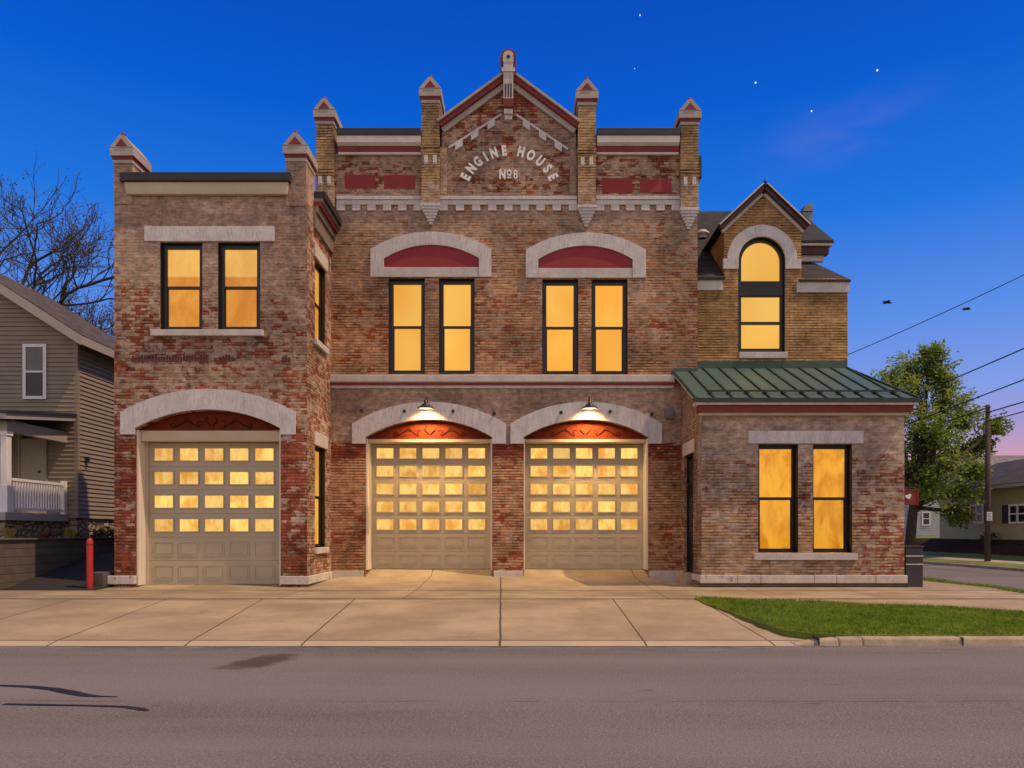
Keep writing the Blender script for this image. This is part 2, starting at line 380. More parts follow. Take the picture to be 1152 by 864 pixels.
def asphalt(name, base, dark=False):
    m, nt, b = mat(name)
    g = nt.node('ShaderNodeNewGeometry').outputs['Position']
    x, y, z = nt.xyz(g)[:3]
    n1 = nt.noise(nt.scale(g, (.35, 1, 1)), .5, 5, .6); n2 = nt.noise(g, 42, 3, .75); n4 = nt.noise(nt.scale(g, (.3, 1.6, 1)), 1.3, 5, .7)
    v = nt.node('ShaderNodeTexVoronoi', feature='F1'); nt.l.new(g, v.inputs['Vector']); v.inputs['Scale'].default_value = 60
    lo = tuple(c * .78 for c in base); hi = tuple(c * 1.18 for c in base)
    c = nt.mix(nt.rng(n1, .3, .7), lo, hi)
    c = nt.mix(nt.rng(n4, .55, .72, 0, .35), c, tuple(q * .55 for q in base))
    c = nt.mix(nt.rng(n2, .46, .72, 0, .8), c, tuple(q * 2.0 for q in base))
    c = nt.mix(nt.rng(nt.xyz(v.outputs['Color'])[0], .0, .35, 0.4, 0), c, tuple(q * .5 for q in base))
    if not dark:
        trk = nt.noise(nt.comb(nt.m('MULTIPLY', x, .03), nt.m('MULTIPLY', y, .85), 0.0), 1.0, 3, .5)
        c = nt.mix(nt.rng(trk, .35, .65, .0, .5), c, tuple(q * 1.35 for q in base))
        gd = nt.m('MULTIPLY', nt.rng(y, 9.75, 10.36), nt.rng(nt.noise(nt.scale(g, (1.2, 3, 1)), 1.0, 6, .7), .42, .62))
        gd = nt.m('MULTIPLY', gd, nt.m('LESS_THAN', x, 13.0))
        c = nt.mix(nt.m('MULTIPLY', gd, .6), c, (.045, .036, .028))
        # oil stain by the left of the drive, long seam between the two lanes, small patches
        dx = nt.m('DIVIDE', nt.m('SUBTRACT', nt.m('ADD', x, nt.m('MULTIPLY', y, -.25)), -5.63), .36)
        dy = nt.m('DIVIDE', nt.m('SUBTRACT', y, 9.15), .62)
        d = nt.m('SQRT', nt.m('ADD', nt.m('MULTIPLY', dx, dx), nt.m('MULTIPLY', dy, dy)))
        d = nt.m('ADD', d, nt.m('MULTIPLY', nt.m('SUBTRACT', nt.noise(g, 3.5, 5, .7), .5), 1.3))
        c = nt.mix(nt.rng(d, .55, 1.15, .8, 0), c, (.05, .042, .028))
        wob = nt.m('MULTIPLY', nt.m('SUBTRACT', nt.noise(g, 1.1, 5, .7), .5), .16)
        sl = nt.rng(nt.m('ABSOLUTE', nt.m('SUBTRACT', nt.m('ADD', y, wob), 7.0)), .006, .02, .7, 0)
        sl = nt.m('MULTIPLY', sl, nt.rng(nt.noise(g, .9, 3), .42, .55))
        c = nt.mix(sl, c, tuple(q * .35 for q in base))
        p = nt.rng(nt.noise(nt.scale(g, (1.3, 4.2, 1)), .9, 5, .65), .69, .73, 0, .7)
        c = nt.mix(p, c, tuple(q * .45 for q in base))
    nt.put(b.inputs['Base Color'], c); b.inputs['Roughness'].default_value = .9; b.inputs['Specular IOR Level'].default_value = .2
    bump(nt, b, nt.m('ADD', n2, v.outputs['Distance']), .55, .012)
    return m


M['asphalt'] = asphalt('street_asphalt', (.150, .141, .136))
M['asphalt_dark'] = asphalt('drive_asphalt', (.030, .028, .027), True)
M['tar'] = simple('crack_tar', (.014, .013, .015), .5, .2)


def grassy(name, lo, hi):
    m, nt, b = mat(name)
    g = nt.node('ShaderNodeNewGeometry').outputs['Position']
    f = nt.rng(nt.m('ADD', nt.m('MULTIPLY', nt.noise(g, 1.1, 5, .6), .6), nt.m('MULTIPLY', nt.noise(g, 30, 2), .4)), .32, .68)
    nt.put(b.inputs['Base Color'], nt.mix(f, lo, hi)); b.inputs['Roughness'].default_value = .9
    bump(nt, b, nt.noise(g, 45, 3), .8, .03)
    return m


M['turf'] = grassy('lawn_turf', (.08, .13, .014), (.19, .25, .03))


def leafmat(name, lo, hi, trans=.35, sc=.9):
    m, nt, b = mat(name)
    g = nt.node('ShaderNodeNewGeometry').outputs['Position']
    wn = nt.node('ShaderNodeTexWhiteNoise', noise_dimensions='3D')
    q = nt.node('ShaderNodeVectorMath', operation='SNAP'); nt.l.new(g, q.inputs[0]); q.inputs[1].default_value = (.09, .09, .09)
    nt.l.new(q.outputs[0], wn.inputs['Vector'])
    f = nt.m('ADD', nt.m('MULTIPLY', nt.noise(g, sc, 3), .6), nt.m('MULTIPLY', wn.outputs['Value'], .4))
    c = nt.mix(nt.rng(f, .25, .75), lo, hi)
    nt.put(b.inputs['Base Color'], c); b.inputs['Roughness'].default_value = .65
    tr = nt.node('ShaderNodeBsdfTranslucent'); nt.l.new(c, tr.inputs['Color'])
    mx = nt.node('ShaderNodeMixShader'); mx.inputs[0].default_value = trans
    out = [n for n in nt.n if n.type == 'OUTPUT_MATERIAL'][0]
    nt.l.new(b.outputs[0], mx.inputs[1]); nt.l.new(tr.outputs[0], mx.inputs[2]); nt.l.new(mx.outputs[0], out.inputs['Surface'])
    return m


M['blade'] = leafmat('grass_blade', (.11, .20, .014), (.30, .40, .036), .35, 1.3)
M['leaf'] = leafmat('tree_leaf', (.13, .21, .028), (.36, .47, .08), .6)
M['bud'] = leafmat('spring_bud', (.06, .06, .02), (.12, .11, .03), .3)
M['shrub'] = leafmat('shrub_leaf', (.02, .035, .01), (.07, .08, .02), .3)


def emit(name, col, s):
    m = bpy.data.materials.new(name); m.use_nodes = True; nt = NT(m.node_tree)
    for n in list(nt.n):
        if n.type == 'BSDF_PRINCIPLED': nt.n.remove(n)
    e = nt.node('ShaderNodeEmission'); e.inputs[0].default_value = (*col, 1); e.inputs[1].default_value = s
    nt.l.new(e.outputs[0], [n for n in nt.n if n.type == 'OUTPUT_MATERIAL'][0].inputs['Surface'])
    return m


M['lamp_glow'] = emit('lamp_diffuser_glow', (1.0, .72, .33), 2.5)
M['star'] = emit('star_light', (.85, .93, 1.0), 1.3)
M['star_dim'] = emit('star_light_dim', (.75, .87, 1.0), .8)


# ------------------------------------------------------------------ mesh collector
class MB:
    def __init__(s): s.v = []; s.f = []
    def add(s, vs, fs):
        o = len(s.v); s.v += [tuple(p) for p in vs]; s.f += [tuple(i + o for i in f) for f in fs]; return s
    def hexa(s, p):
        return s.add(p, [(0, 3, 2, 1), (4, 5, 6, 7), (0, 1, 5, 4), (1, 2, 6, 5), (2, 3, 7, 6), (3, 0, 4, 7)])
    def box(s, x0, x1, y0, y1, z0, z1):
        return s.hexa([(x0, y0, z0), (x1, y0, z0), (x1, y1, z0), (x0, y1, z0), (x0, y0, z1), (x1, y0, z1), (x1, y1, z1), (x0, y1, z1)])
    def prism(s, loops, axis, a, b):
        """a plane figure (outer loop, then holes) given a thickness along an axis"""
        if not isinstance(loops[0][0], (tuple, list)): loops = [loops]
        mp = {'y': lambda u, v, w: (u, w, v), 'x': lambda u, v, w: (w, u, v), 'z': lambda u, v, w: (u, v, w)}[axis]
        tris = tessellate_polygon([[Vector((u, v, 0)) for u, v in lp] for lp in loops])
        flat = [p for lp in loops for p in lp]; n = len(flat)
        vs = [mp(u, v, a) for u, v in flat] + [mp(u, v, b) for u, v in flat]
        fs = [tuple(t) for t in tris] + [tuple(i + n for i in reversed(t)) for t in tris]
        o = 0
        for lp in loops:
            k = len(lp)
            for i in range(k):
                j = (i + 1) % k
                fs.append((o + i, o + j, o + j + n, o + i + n))
            o += k
        return s.add(vs, fs)
    def tube(s, pts, rad, seg=6, cap=True):
        pts = [Vector(p) for p in pts]
        if not isinstance(rad, (list, tuple)): rad = [rad] * len(pts)
        o = len(s.v); up = None
        for i, p in enumerate(pts):
            d = (pts[min(i + 1, len(pts) - 1)] - pts[max(i - 1, 0)])
            d = d.normalized() if d.length > 1e-9 else Vector((0, 0, 1))
            if up is None:
                up = d.cross(Vector((0, 0, 1)));
                if up.length < .05: up = d.cross(Vector((1, 0, 0)))
            up = (up - d * up.dot(d)).normalized(); w = d.cross(up)
            for k in range(seg):
                a = 2 * math.pi * k / seg
                s.v.append(tuple(p + (up * math.cos(a) + w * math.sin(a)) * rad[i]))
        for i in range(len(pts) - 1):
            for k in range(seg):
                k2 = (k + 1) % seg
                s.f.append((o + i * seg + k, o + i * seg + k2, o + (i + 1) * seg + k2, o + (i + 1) * seg + k))
        if cap:
            s.f.append(tuple(o + k for k in range(seg))); s.f.append(tuple(o + (len(pts) - 1) * seg + k for k in range(seg)))
        return s
    def lathe(s, prof, c, seg=24):
        o = len(s.v); n = len(prof)
        for r, z in prof:
            for k in range(seg):
                a = 2 * math.pi * k / seg; s.v.append((c[0] + r * math.cos(a), c[1] + r * math.sin(a), c[2] + z))
        for i in range(n - 1):
            for k in range(seg):
                k2 = (k + 1) % seg; s.f.append((o + i * seg + k, o + i * seg + k2, o + (i + 1) * seg + k2, o + (i + 1) * seg + k))
        return s
    def ball(s, c, r, seg=12, rings=8):
        return s.lathe([(max(1e-4, r * math.sin(math.pi * i / rings)), -r * math.cos(math.pi * i / rings)) for i in range(rings + 1)], c, seg)
    def build(s, name, material, parent=None, smooth=False, bevel=0.0, recalc=True, origin=None):
        me = bpy.data.meshes.new(name)
        xs = [p[0] for p in s.v]; ys = [p[1] for p in s.v]; zs = [p[2] for p in s.v]
        og = Vector(origin) if origin is not None else Vector(((min(xs) + max(xs)) / 2, (min(ys) + max(ys)) / 2, min(zs)))
        me.from_pydata([(p[0] - og.x, p[1] - og.y, p[2] - og.z) for p in s.v], [], s.f)
        if recalc:
            bm = bmesh.new(); bm.from_mesh(me); bmesh.ops.recalc_face_normals(bm, faces=bm.faces); bm.to_mesh(me); bm.free()
        if smooth:
            for p in me.polygons: p.use_smooth = True
        me.materials.append(material); me.update()
        ob = bpy.data.objects.new(name, me); COL.objects.link(ob); ob.location = og; ob['_w'] = tuple(og)
        if parent is not None:
            ob.parent = parent; ob.matrix_parent_inverse = Matrix.Translation(-Vector(parent['_w']))
        if bevel:
            b = ob.modifiers.new('soft_edges', 'BEVEL'); b.width = bevel; b.segments = 2; b.limit_method = 'ANGLE'; b.angle_limit = R(40)
        return ob


def tag(o, label, cat=None, group=None, kind=None):
    o['label'] = label
    if cat: o['category'] = cat
    if group: o['group'] = group
    if kind: o['kind'] = kind
    return o


def thing(name, loc, label, cat, group=None):
    o = bpy.data.objects.new(name, None); COL.objects.link(o); o.location = loc; o['_w'] = tuple(loc); o.empty_display_size = .3
    return tag(o, label, cat, group)


def copy_tree(root, loc):
    r = root.copy(); COL.objects.link(r); r.location = loc
    for ch in root.children:
        c = ch.copy(); COL.objects.link(c); c.parent = r
        for g in ch.children:
            d = g.copy(); COL.objects.link(d); d.parent = c
    return r


def arc(xa, xb, zs, zt, n=24, rev=False):
    """points of a segmental arch from (xa,zs) over (mid,zt) to (xb,zs)"""
    h = zt - zs; w = (xb - xa) / 2; r = (w * w + h * h) / (2 * h); cx, cz = (xa + xb) / 2, zt - r
    a0 = math.atan2(zs - cz, xa - cx); a1 = math.atan2(zs - cz, xb - cx)
    pts = [(cx + r * math.cos(a0 + (a1 - a0) * i / n), cz + r * math.sin(a0 + (a1 - a0) * i / n)) for i in range(n + 1)]
    return pts[::-1] if rev else pts


def rect(x0, x1, z0, z1): return [(x0, z0), (x1, z0), (x1, z1), (x0, z1)]


# ================================================================== THE SETTING
def zdrive(x, y):
    """height of the paving in front of the building"""
    prof = [(10.36, -.497), (10.62, -.475), (16.3, -.375), (18.25, -.34), (19.0, -.315)]
    if y <= prof[0][0]: z = prof[0][1]
    elif y >= 19.0:
        t = (y - 19.0)
        zin = -.315 + min(t, 2.4) * .056
        if y > 21.4: zin = -.18 + min(1, (y - 21.4) / .55) * .18
        zw = -.315 + min(t, .45) * .09
        k = max(0, min(1, (x + 5.9) / .5))
        z = zw * (1 - k) + zin * k
    else:
        z = prof[-1][1]
        for (y0, z0), (y1, z1) in zip(prof, prof[1:]):
            if y0 <= y <= y1: z = z0 + (z1 - z0) * (y - y0) / (y1 - y0); break
    return z


def sheet(name, xs, ys, zf, material):
    mb = MB(); n = len(xs)
    mb.v = [(x, y, zf(x, y)) for y in ys for x in xs]
    mb.f = [(j * n + i, j * n + i + 1, (j + 1) * n + i + 1, (j + 1) * n + i) for j in range(len(ys) - 1) for i in range(n - 1)]
    return mb.build(name, material, recalc=False)


def lin(a, b, n): return [a + (b - a) * i / n for i in range(n + 1)]


o = MB().add([(-700, -300, -.66), (700, -300, -.66), (700, 1300, -.66), (-700, 1300, -.66)], [(0, 1, 2, 3)]).build('ground', M['turf'])
tag(o, 'wide grassy ground beneath the whole neighbourhood', kind='structure')
# front street and cross street in one sheet
st = MB()
pts = [(-160, -14), (160, -14), (160, 10.4), (24, 10.4)] + [(21 + 3 * (1 - math.sin(a)), 13.4 - 3 * math.cos(a)) for a in lin(0, math.pi / 2, 8)] + [(21, 200), (13, 200)] + \
      [(13 - 3 * (1 - math.cos(a)), 13.4 - 3 * math.sin(a)) for a in lin(0, math.pi / 2, 8)] + [(10, 10.4), (-160, 10.4)]
tr = tessellate_polygon([[Vector((x, y, 0)) for x, y in pts]])
st.add([(x, y, -.5) for x, y in pts], [tuple(t) for t in tr])
o = st.build('street', M['asphalt'], recalc=False); tag(o, 'worn grey asphalt street crossing in front of the brick building', kind='structure')
if o.data.polygons[0].normal.z < 0: o.data.flip_normals()

# concrete drive, pavement and apron
o = sheet('driveway', lin(-20, -6.4, 12) + lin(-5.9, -5.4, 2) + lin(-4.6, 4.0, 10), [10.36, 10.62, 11, 13, 16.3, 17.2, 18.25, 19, 19.45, 20.2, 21.4, 21.7, 21.95, 22.3], zdrive, M['concrete'])
tag(o, 'tan concrete driveway with dark joints in front of the garage doors', kind='structure')
o = sheet('sidewalk', lin(4.0, 12.5, 9), [10.62, 13, 16.3, 18.25, 19, 21.4, 30, 60], lambda x, y: zdrive(-8, min(y, 19.4)) if y < 19.6 else -.34, M['concrete'])
tag(o, 'tan concrete sidewalk curving round the corner past the low bay', kind='structure')
o = sheet('sidewalk', lin(-70, -20, 6), [16.3, 18.25], lambda x, y: zdrive(-8, y), M['concrete'])
tag(o, 'tan concrete sidewalk running on beyond the driveway', kind='structure')

# kerb: rises from the drive's edge, then follows the corner
def kerb_path():
    p = [(3.75, 10.5, -.49), (4.0, 10.5, -.47), (4.3, 10.5, -.43), (4.65, 10.5, -.395), (5.0, 10.5, -.385), (9.9, 10.5, -.385)]
    p += [(12.9 - 3 * (1 - math.sin(a)), 13.5 - 3 * math.cos(a), -.37) for a in lin(.15, math.pi / 2, 8)]
    p += [(12.9, 60, -.37)]
    return p
kp = kerb_path(); kb = MB()
for i in range(len(kp) - 1):
    a, c = Vector(kp[i]), Vector(kp[i + 1])
    def off(q, j):
        k0 = Vector(kp[max(0, j - 1)]); k1 = Vector(kp[min(len(kp) - 1, j + 1)]); d = (k1 - k0); d.z = 0; d.normalize()
        nrm = Vector((d.y, -d.x, 0))
        return q + nrm * .12, q - nrm * .12
    (ao, ai), (co, ci) = off(a, i), off(c, i + 1)
    ao2, co2 = ao.copy(), co.copy()
    kb.hexa([(ao.x, ao.y, -.62), (co.x, co.y, -.62), (ci.x, ci.y, -.62), (ai.x, ai.y, -.62),
             (ao.x, ao.y + .045, a.z), (co.x, co.y + .045, c.z), (ci.x, ci.y, c.z), (ai.x, ai.y, a.z)])
o = kb.build('curb', M['curb'], bevel=.03); tag(o, 'worn concrete curb between the lawn and the street', kind='structure')
kj = MB()
for jx in (4.35, 6.45, 8.6): kj.box(jx - .008, jx + .008, 10.40, 10.62, -.5, -.379)
# (joints are cut into the kerb as dark mortar)
o = kj.build('curb_joints', M['tar']); tag(o, 'dark joints between the curb stones', kind='structure')

# lawn
LAWN = [(3.95, 16.25), (4.0, 14), (4.05, 12), (4.12, 11.1), (4.4, 10.70), (5, 10.585), (9.7, 10.585), (11.0, 11.05), (12.0, 12.0), (9.75, 13.65), (7.75, 14.85), (5.6, 15.85)]
def inside(x, y, poly):
    c = False; n = len(poly)
    for i in range(n):
        (x1, y1), (x2, y2) = poly[i], poly[i - 1]
        if (y1 > y) != (y2 > y) and x < (x2 - x1) * (y - y1) / (y2 - y1) + x1: c = not c
    return c
lw = MB(); ring = []
for i in range(len(LAWN)):
    (x1, y1), (x2, y2) = LAWN[i], LAWN[(i + 1) % len(LAWN)]
    n = max(1, int(math.hypot(x2 - x1, y2 - y1) / .25))
    for k in range(n):
        t = k / n; ring.append((x1 + (x2 - x1) * t + random.uniform(-.03, .03), y1 + (y2 - y1) * t + random.uniform(-.03, .03)))
tr = tessellate_polygon([[Vector((x, y, 0)) for x, y in ring]])
nr = len(ring)
lw.add([(x, y, max(-.368, zdrive(-8, y) + .028)) for x, y in ring] + [(x, y, -.52) for x, y in ring], [tuple(t) for t in tr] + [(i, (i + 1) % nr, (i + 1) % nr + nr, i + nr) for i in range(nr)])
o = lw.build('lawn', M['turf']); tag(o, 'small wedge of green lawn beside the driveway', kind='structure')
def blades(regions, n, zf, h=(.035, .075), w=.008):
    mb = MB(); rnd = random.Random(5)
    x0 = min(p[0] for p in regions); x1 = max(p[0] for p in regions); y0 = min(p[1] for p in regions); y1 = max(p[1] for p in regions)
    k = 0
    while k < n:
        x, y = rnd.uniform(x0, x1), rnd.uniform(y0, y1)
        if not inside(x, y, regions): continue
        k += 1
        a = rnd.uniform(0, 6.283); hh = rnd.uniform(*h) * (.75 + .5 * math.sin(x * 2.1 + y * 1.3) ** 2); ww = w * rnd.uniform(.7, 1.5)
        ln = rnd.uniform(0, .03); b_ = rnd.uniform(0, 6.283); z = zf(x, y)
        i = len(mb.v)
        mb.v += [(x - ww * math.cos(a), y - ww * math.sin(a), z), (x + ww * math.cos(a), y + ww * math.sin(a), z), (x + ln * math.cos(b_), y + ln * math.sin(b_), z + hh)]
        mb.f.append((i, i + 1, i + 2))
    return mb
o = blades(ring, 46000, lambda x, y: max(-.37, zdrive(-8, y) + .024)).build('grass', M['blade'], recalc=False)
tag(o, 'short green grass blades covering the corner lawn', 'grass', kind='stuff')
STRIP = [(12.35, 14.6), (12.78, 14.2), (12.78, 44), (12.35, 44)]
o = MB().prism(STRIP, 'z', -.5, -.335).build('verge', M['turf']); tag(o, 'narrow grass verge beside the cross street', kind='structure')
o = blades(STRIP, 14000, lambda x, y: -.34, (.04, .08), .012).build('grass', M['blade'], recalc=False)
tag(o, 'short grass on the narrow verge by the cross street', 'grass', kind='stuff')

# far side of the cross street
def bank(x, y):
    p = [(21.0, -.37), (21.2, -.36), (24.1, -.22), (24.9, -.05), (26.2, .72), (60, .9)]
    for (a, za), (c, zc) in zip(p, p[1:]):
        if a <= x <= c: return za + (zc - za) * (x - a) / (c - a)
    return p[-1][1]
o = sheet('far_verge', [21.2, 22.5], lin(14, 120, 20), bank, M['turf']); tag(o, 'grass strip along the far side of the cross street', kind='structure')
o = sheet('far_sidewalk', [22.5, 23.7], lin(14, 120, 20), bank, M['walk']); tag(o, 'pale sidewalk on the far side of the cross street', kind='structure')
o = sheet('far_lawn', [23.7, 24.3, 24.9], lin(14, 120, 20), bank, M['turf']); tag(o, 'grass at the foot of the mulched bank', kind='structure')
o = sheet('mulch_bank', [24.9, 25.5, 26.2, 30, 44], lin(14, 48, 10), bank, M['mulch']); tag(o, 'dark mulched bank rising to the yellow house', kind='structure')
o = sheet('far_yard', [24.9, 25.5, 26.2, 30, 60], lin(48, 140, 12), bank, M['turf']); tag(o, 'grassy yard beyond the mulched bank', kind='structure')
o = MB().box(20.88, 21.2, 14, 120, -.62, -.37).build('far_curb', M['curb']); tag(o, 'concrete curb on the far side of the cross street', kind='structure')

# left: dark asphalt side drive, raised yard
def zside(x, y):
    p = [(18.25, -.336), (18.6, -.31), (22.3, .46), (25.5, .62), (40, .8)]
    for (a, za), (c, zc) in zip(p, p[1:]):
        if a <= y <= c: return za + (zc - za) * (y - a) / (c - a)
    return p[-1][1]
o = sheet('side_driveway', lin(-13.5, -10.9, 4), [18.25, 18.6, 19.5, 21, 22.3, 24, 25.5], zside, M['asphalt_dark'])
tag(o, 'dark asphalt side drive rising between the brick wing and the tan house', kind='structure')
o = MB().box(-60, -13.7, 18.3, 60, -.6, .93).box(-13.7, -10.9, 25.75, 60, -.6, .93).build('yard', M['mulch']); tag(o, 'raised planted yard around the tan house', kind='structure')
rw = thing('retaining_wall', (-13.6, 21.8, -.4), 'long low grey block retaining wall beside the dark side drive', 'retaining wall')
w = MB()
for k in range(6):
    w.box(-13.70 + .012 * k * .3, -13.42, 18.2, 25.5, -.4 + k * .222, -.4 + k * .222 + .216)
w.build('block_courses', M['concrete_block'], rw, bevel=.01)
w = MB()
for k in range(6): w.box(-13.41, -10.95, 25.5, 25.74, -.4 + k * .222, -.4 + k * .222 + .216)
w.build('return_wall', M['concrete_block'], rw, bevel=.01)
MB().box(-13.74, -13.36, 18.15, 25.78, .935, .99).build('cap', M['concrete_block'], rw, bevel=.01)
o = MB().box(-11.38, -10.98, 18.75, 19.5, -.4, .09).build('concrete_block', M['concrete_block'], bevel=.02)
tag(o, 'squat brown concrete block at the foot of the brick wing', 'block')

# tar sealed cracks in the street
def ribbon(pts, ws, z):
    mb = MB()
    for i, (p, w_) in enumerate(zip(pts, ws)):
        q = Vector(pts[min(i + 1, len(pts) - 1)]) - Vector(pts[max(0, i - 1)]); n = Vector((-q.y, q.x)).normalized() * w_ / 2
        mb.v += [(p[0] + n.x, p[1] + n.y, z), (p[0] - n.x, p[1] - n.y, z)]
    mb.f = [(2 * i, 2 * i + 1, 2 * i + 3, 2 * i + 2) for i in range(len(pts) - 1)]
    return mb
def street_pt(x, y): Y = FPX * (CAMZ + .5) / (y - HY); return (sx(x, Y), Y)
o = ribbon([street_pt(x, y) for x, y in ((-14, 771.5), (10, 771.8), (35, 773), (60, 775.5), (80, 779.5), (95, 782.5), (112, 784), (132, 784.2))], [.05, .07, .09, .11, .13, .1, .05, .02], -.494).build('tar_seal', M['tar'])
tag(o, 'curving black tar seam on the street, thicker and farther one', kind='structure')
o = ribbon([street_pt(x, y) for x, y in ((4, 792.5), (30, 793), (60, 793.6), (100, 794.2), (140, 795.5), (158, 798), (166, 800))], [.05, .06, .06, .05, .06, .08, .04], -.494).build('tar_seal', M['tar'])
tag(o, 'straight thin black tar seam on the street, the nearer one', kind='structure')

# ================================================================== THE ENGINE HOUSE
ENG = thing('fire_station', (-2.5, 21.4, -.4), 'old brick engine house with two storeys, stepped gable, arched garage doors and glowing windows', 'fire station')
E = dict(parent=ENG)
cX = lambda x: sx(x, C)
cZ = lambda y: sz(y, C)
fX = lambda x: sx(x, F)
fZ = lambda y: sz(y, F)
rX = lambda x: sx(x, RW)
rZ = lambda y: sz(y, RW)


def window(x0, x1, z0, z1, Yw, pm, recess=.13, fw=.13, split=.5, liner=True, axis='y', label=None):
    """black sash window: frame with a meeting rail, two panes as sub-parts"""
    mb = MB(); a = Yw + recess
    def bx(m, u0, u1, w0, w1, v0, v1):
        if axis == 'y': m.box(u0, u1, w0, w1, v0, v1)
        else:                                            # a window in a wall that faces +x / -x
            s = axis; d0, d1 = Yw + s * (w0 - Yw), Yw + s * (w1 - Yw)
            m.box(min(d0, d1), max(d0, d1), u0, u1, v0, v1)
    zm = z0 + (z1 - z0) * split
    e = .002
    bx(mb, x0 + e, x0 + fw, a, a + .09, z0 + e, z1 - e); bx(mb, x1 - fw, x1 - e, a, a + .09, z0 + e, z1 - e)
    bx(mb, x0 + fw, x1 - fw, a, a + .09, z0 + e, z0 + fw); bx(mb, x0 + fw, x1 - fw, a, a + .09, z1 - fw * 1.1, z1 - e)
    bx(mb, x0 + fw, x1 - fw, a + .01, a + .07, zm - .04, zm + .04)
    # lower sash stands a little behind the upper one
    bx(mb, x0 + fw, x0 + fw + .025, a + .03, a + .08, z0 + fw, zm - .04); bx(mb, x1 - fw - .025, x1 - fw, a + .03, a + .08, z0 + fw, zm - .04)
    if liner:
        t = .02
        bx(mb, x0 + e, x0 + t, Yw + .015, a, z0 + e, z1 - e); bx(mb, x1 - t, x1 - e, Yw + .015, a, z0 + e, z1 - e); bx(mb, x0 + t, x1 - t, Yw + .015, a, z1 - t, z1 - e)
    wo = mb.build('window', M['black'], ENG, bevel=.006)
    p1 = MB(); bx(p1, x0 + fw - .01, x1 - fw + .01, a + .05, a + .06, zm + .03, z1 - fw); p1.build('pane', pm, wo)
    p2 = MB(); bx(p2, x0 + fw - .01, x1 - fw + .01, a + .055, a + .065, z0 + fw, zm - .03); p2.build('pane', pm, wo)
    if label: wo['label'] = label
    return wo


def arch_ring(oxa, oxb, oshoulder, otop, ixa, ixb, ispring, itop, zleg, y0, y1, name, mat_):
    """stone arch: outer curve, shoulders, legs, inner curve; voussoir joints scored into its face"""
    outer = [(oxa, zleg), (oxa, oshoulder)] + arc(oxa, oxb, oshoulder, otop, 30)[1:-1] + [(oxb, oshoulder), (oxb, zleg)]
    inner = [(ixb, zleg)] + arc(ixa, ixb, ispring, itop, 30, True) + [(ixa, zleg)]
    mb = MB(); mb.prism(outer + inner, 'y', y0, y1)
    return mb.build(name, mat_, ENG, bevel=.012)


def ring_strips(mb, oxa, oxb, osh, otop, ixa, ixb, isp, itop, y0, y1, n=28):
    A = arc(oxa, oxb, osh, otop, n); B = arc(ixa, ixb, isp, itop, n)
    return A, B


# ---- main front wall with its gable
MAIN = dict(x0=cX(357.5), x1=cX(784.7))
zpar = cZ(173)
rakeL = (cX(497), cZ(146)); apex = (cX(572.5), cZ(91)); rakeR = (cX(648), cZ(147))
outer = [(MAIN['x0'], -.5), (MAIN['x1'], -.5), (MAIN['x1'], zpar), (rakeR[0], zpar), rakeR, apex, rakeL, (rakeL[0], zpar), (MAIN['x0'], zpar)]
W1 = (cX(437), cX(478), cZ(420.5), cZ(313)); W2 = (cX(493.7), cX(534), cZ(420.5), cZ(313))
W3 = (cX(610), cX(650.5), cZ(421), cZ(314)); W4 = (cX(665.5), cX(706), cZ(421), cZ(314))
holes = [rect(*w_) for w_ in (W1, W2, W3, W4)]
G1 = dict(x0=cX(411.4), x1=cX(553.8), spring=cZ(492), top=cZ(472), z0=-.5)
G2 = dict(x0=cX(589.0), x1=cX(729.3), spring=cZ(492), top=cZ(472), z0=-.5)
# door openings reach the ground: notch the outline instead of cutting holes
def notch(g): return [(g['x0'], -.5)] + arc(g['x0'], g['x1'], g['spring'], g['top'], 24) + [(g['x1'], -.5)]
outer = [(MAIN['x0'], -.5)] + notch(G1) + notch(G2) + outer[1:]
MB().prism([outer] + holes, 'y', C, C + .45).build('front_wall', M['brick_main'], ENG)
# side and rear walls of the main block (the left side shows above the wing)
MB().box(MAIN['x0'], MAIN['x0'] + .4, C + .45, 34, -.5, zpar).box(MAIN['x0'] + .4, MAIN['x1'], 33.6, 34, -.5, zpar).box(MAIN['x1'] - .4, MAIN['x1'], C + .45, 33.6, -.5, zpar).build('block_wall', M['brick_pilaster'], ENG)
MB().box(MAIN['x0'] + .05, MAIN['x1'] - .05, C + .46, 33.6, zpar - .12, zpar - .02).build('flat_roof', M['roof_dark'], ENG)
# inside of the garages
MB().box(MAIN['x0'] + .45, MAIN['x1'] - .45, 24.5, 24.6, -.3, 5).build('inner_wall', M['cream'], ENG)

# ---- cornice runs either side of the gable
for xa, xb in ((381, 474.5), (671, 763)):
    X0, X1 = cX(xa), cX(xb)
    MB().box(X0, X1, C - .26, C + .5, cZ(157.3), cZ(149.2)).build('roof_edge', M['roof_dark'], ENG, bevel=.01)
    g = MB(); g.prism([(C - .24, cZ(157.5)), (C - .22, cZ(160)), (C - .2, cZ(164)), (C - .12, cZ(166.5)), (C, cZ(166.5)), (C, cZ(157.5))], 'x', X0, X1).build('gutter', M['silver'], ENG)
    MB().box(X0, X1, C - .1, C, cZ(171.8), cZ(166.8)).build('red_band', M['red'], ENG)
    MB().box(X0, X1, C - .07, C, cZ(175), cZ(172)).build('white_band', M['white_trim'], ENG, bevel=.008)
# return of the cornice round the right corner
MB().box(MAIN['x1'], MAIN['x1'] + .2, C + .3, 33.8, zpar - .55, zpar + .1).build('roof_edge', M['roof_dark'], ENG)
MB().box(MAIN['x1'], MAIN['x1'] + .12, C + .25, 33.7, zpar - .75, zpar - .56).build('red_band', M['red'], ENG)
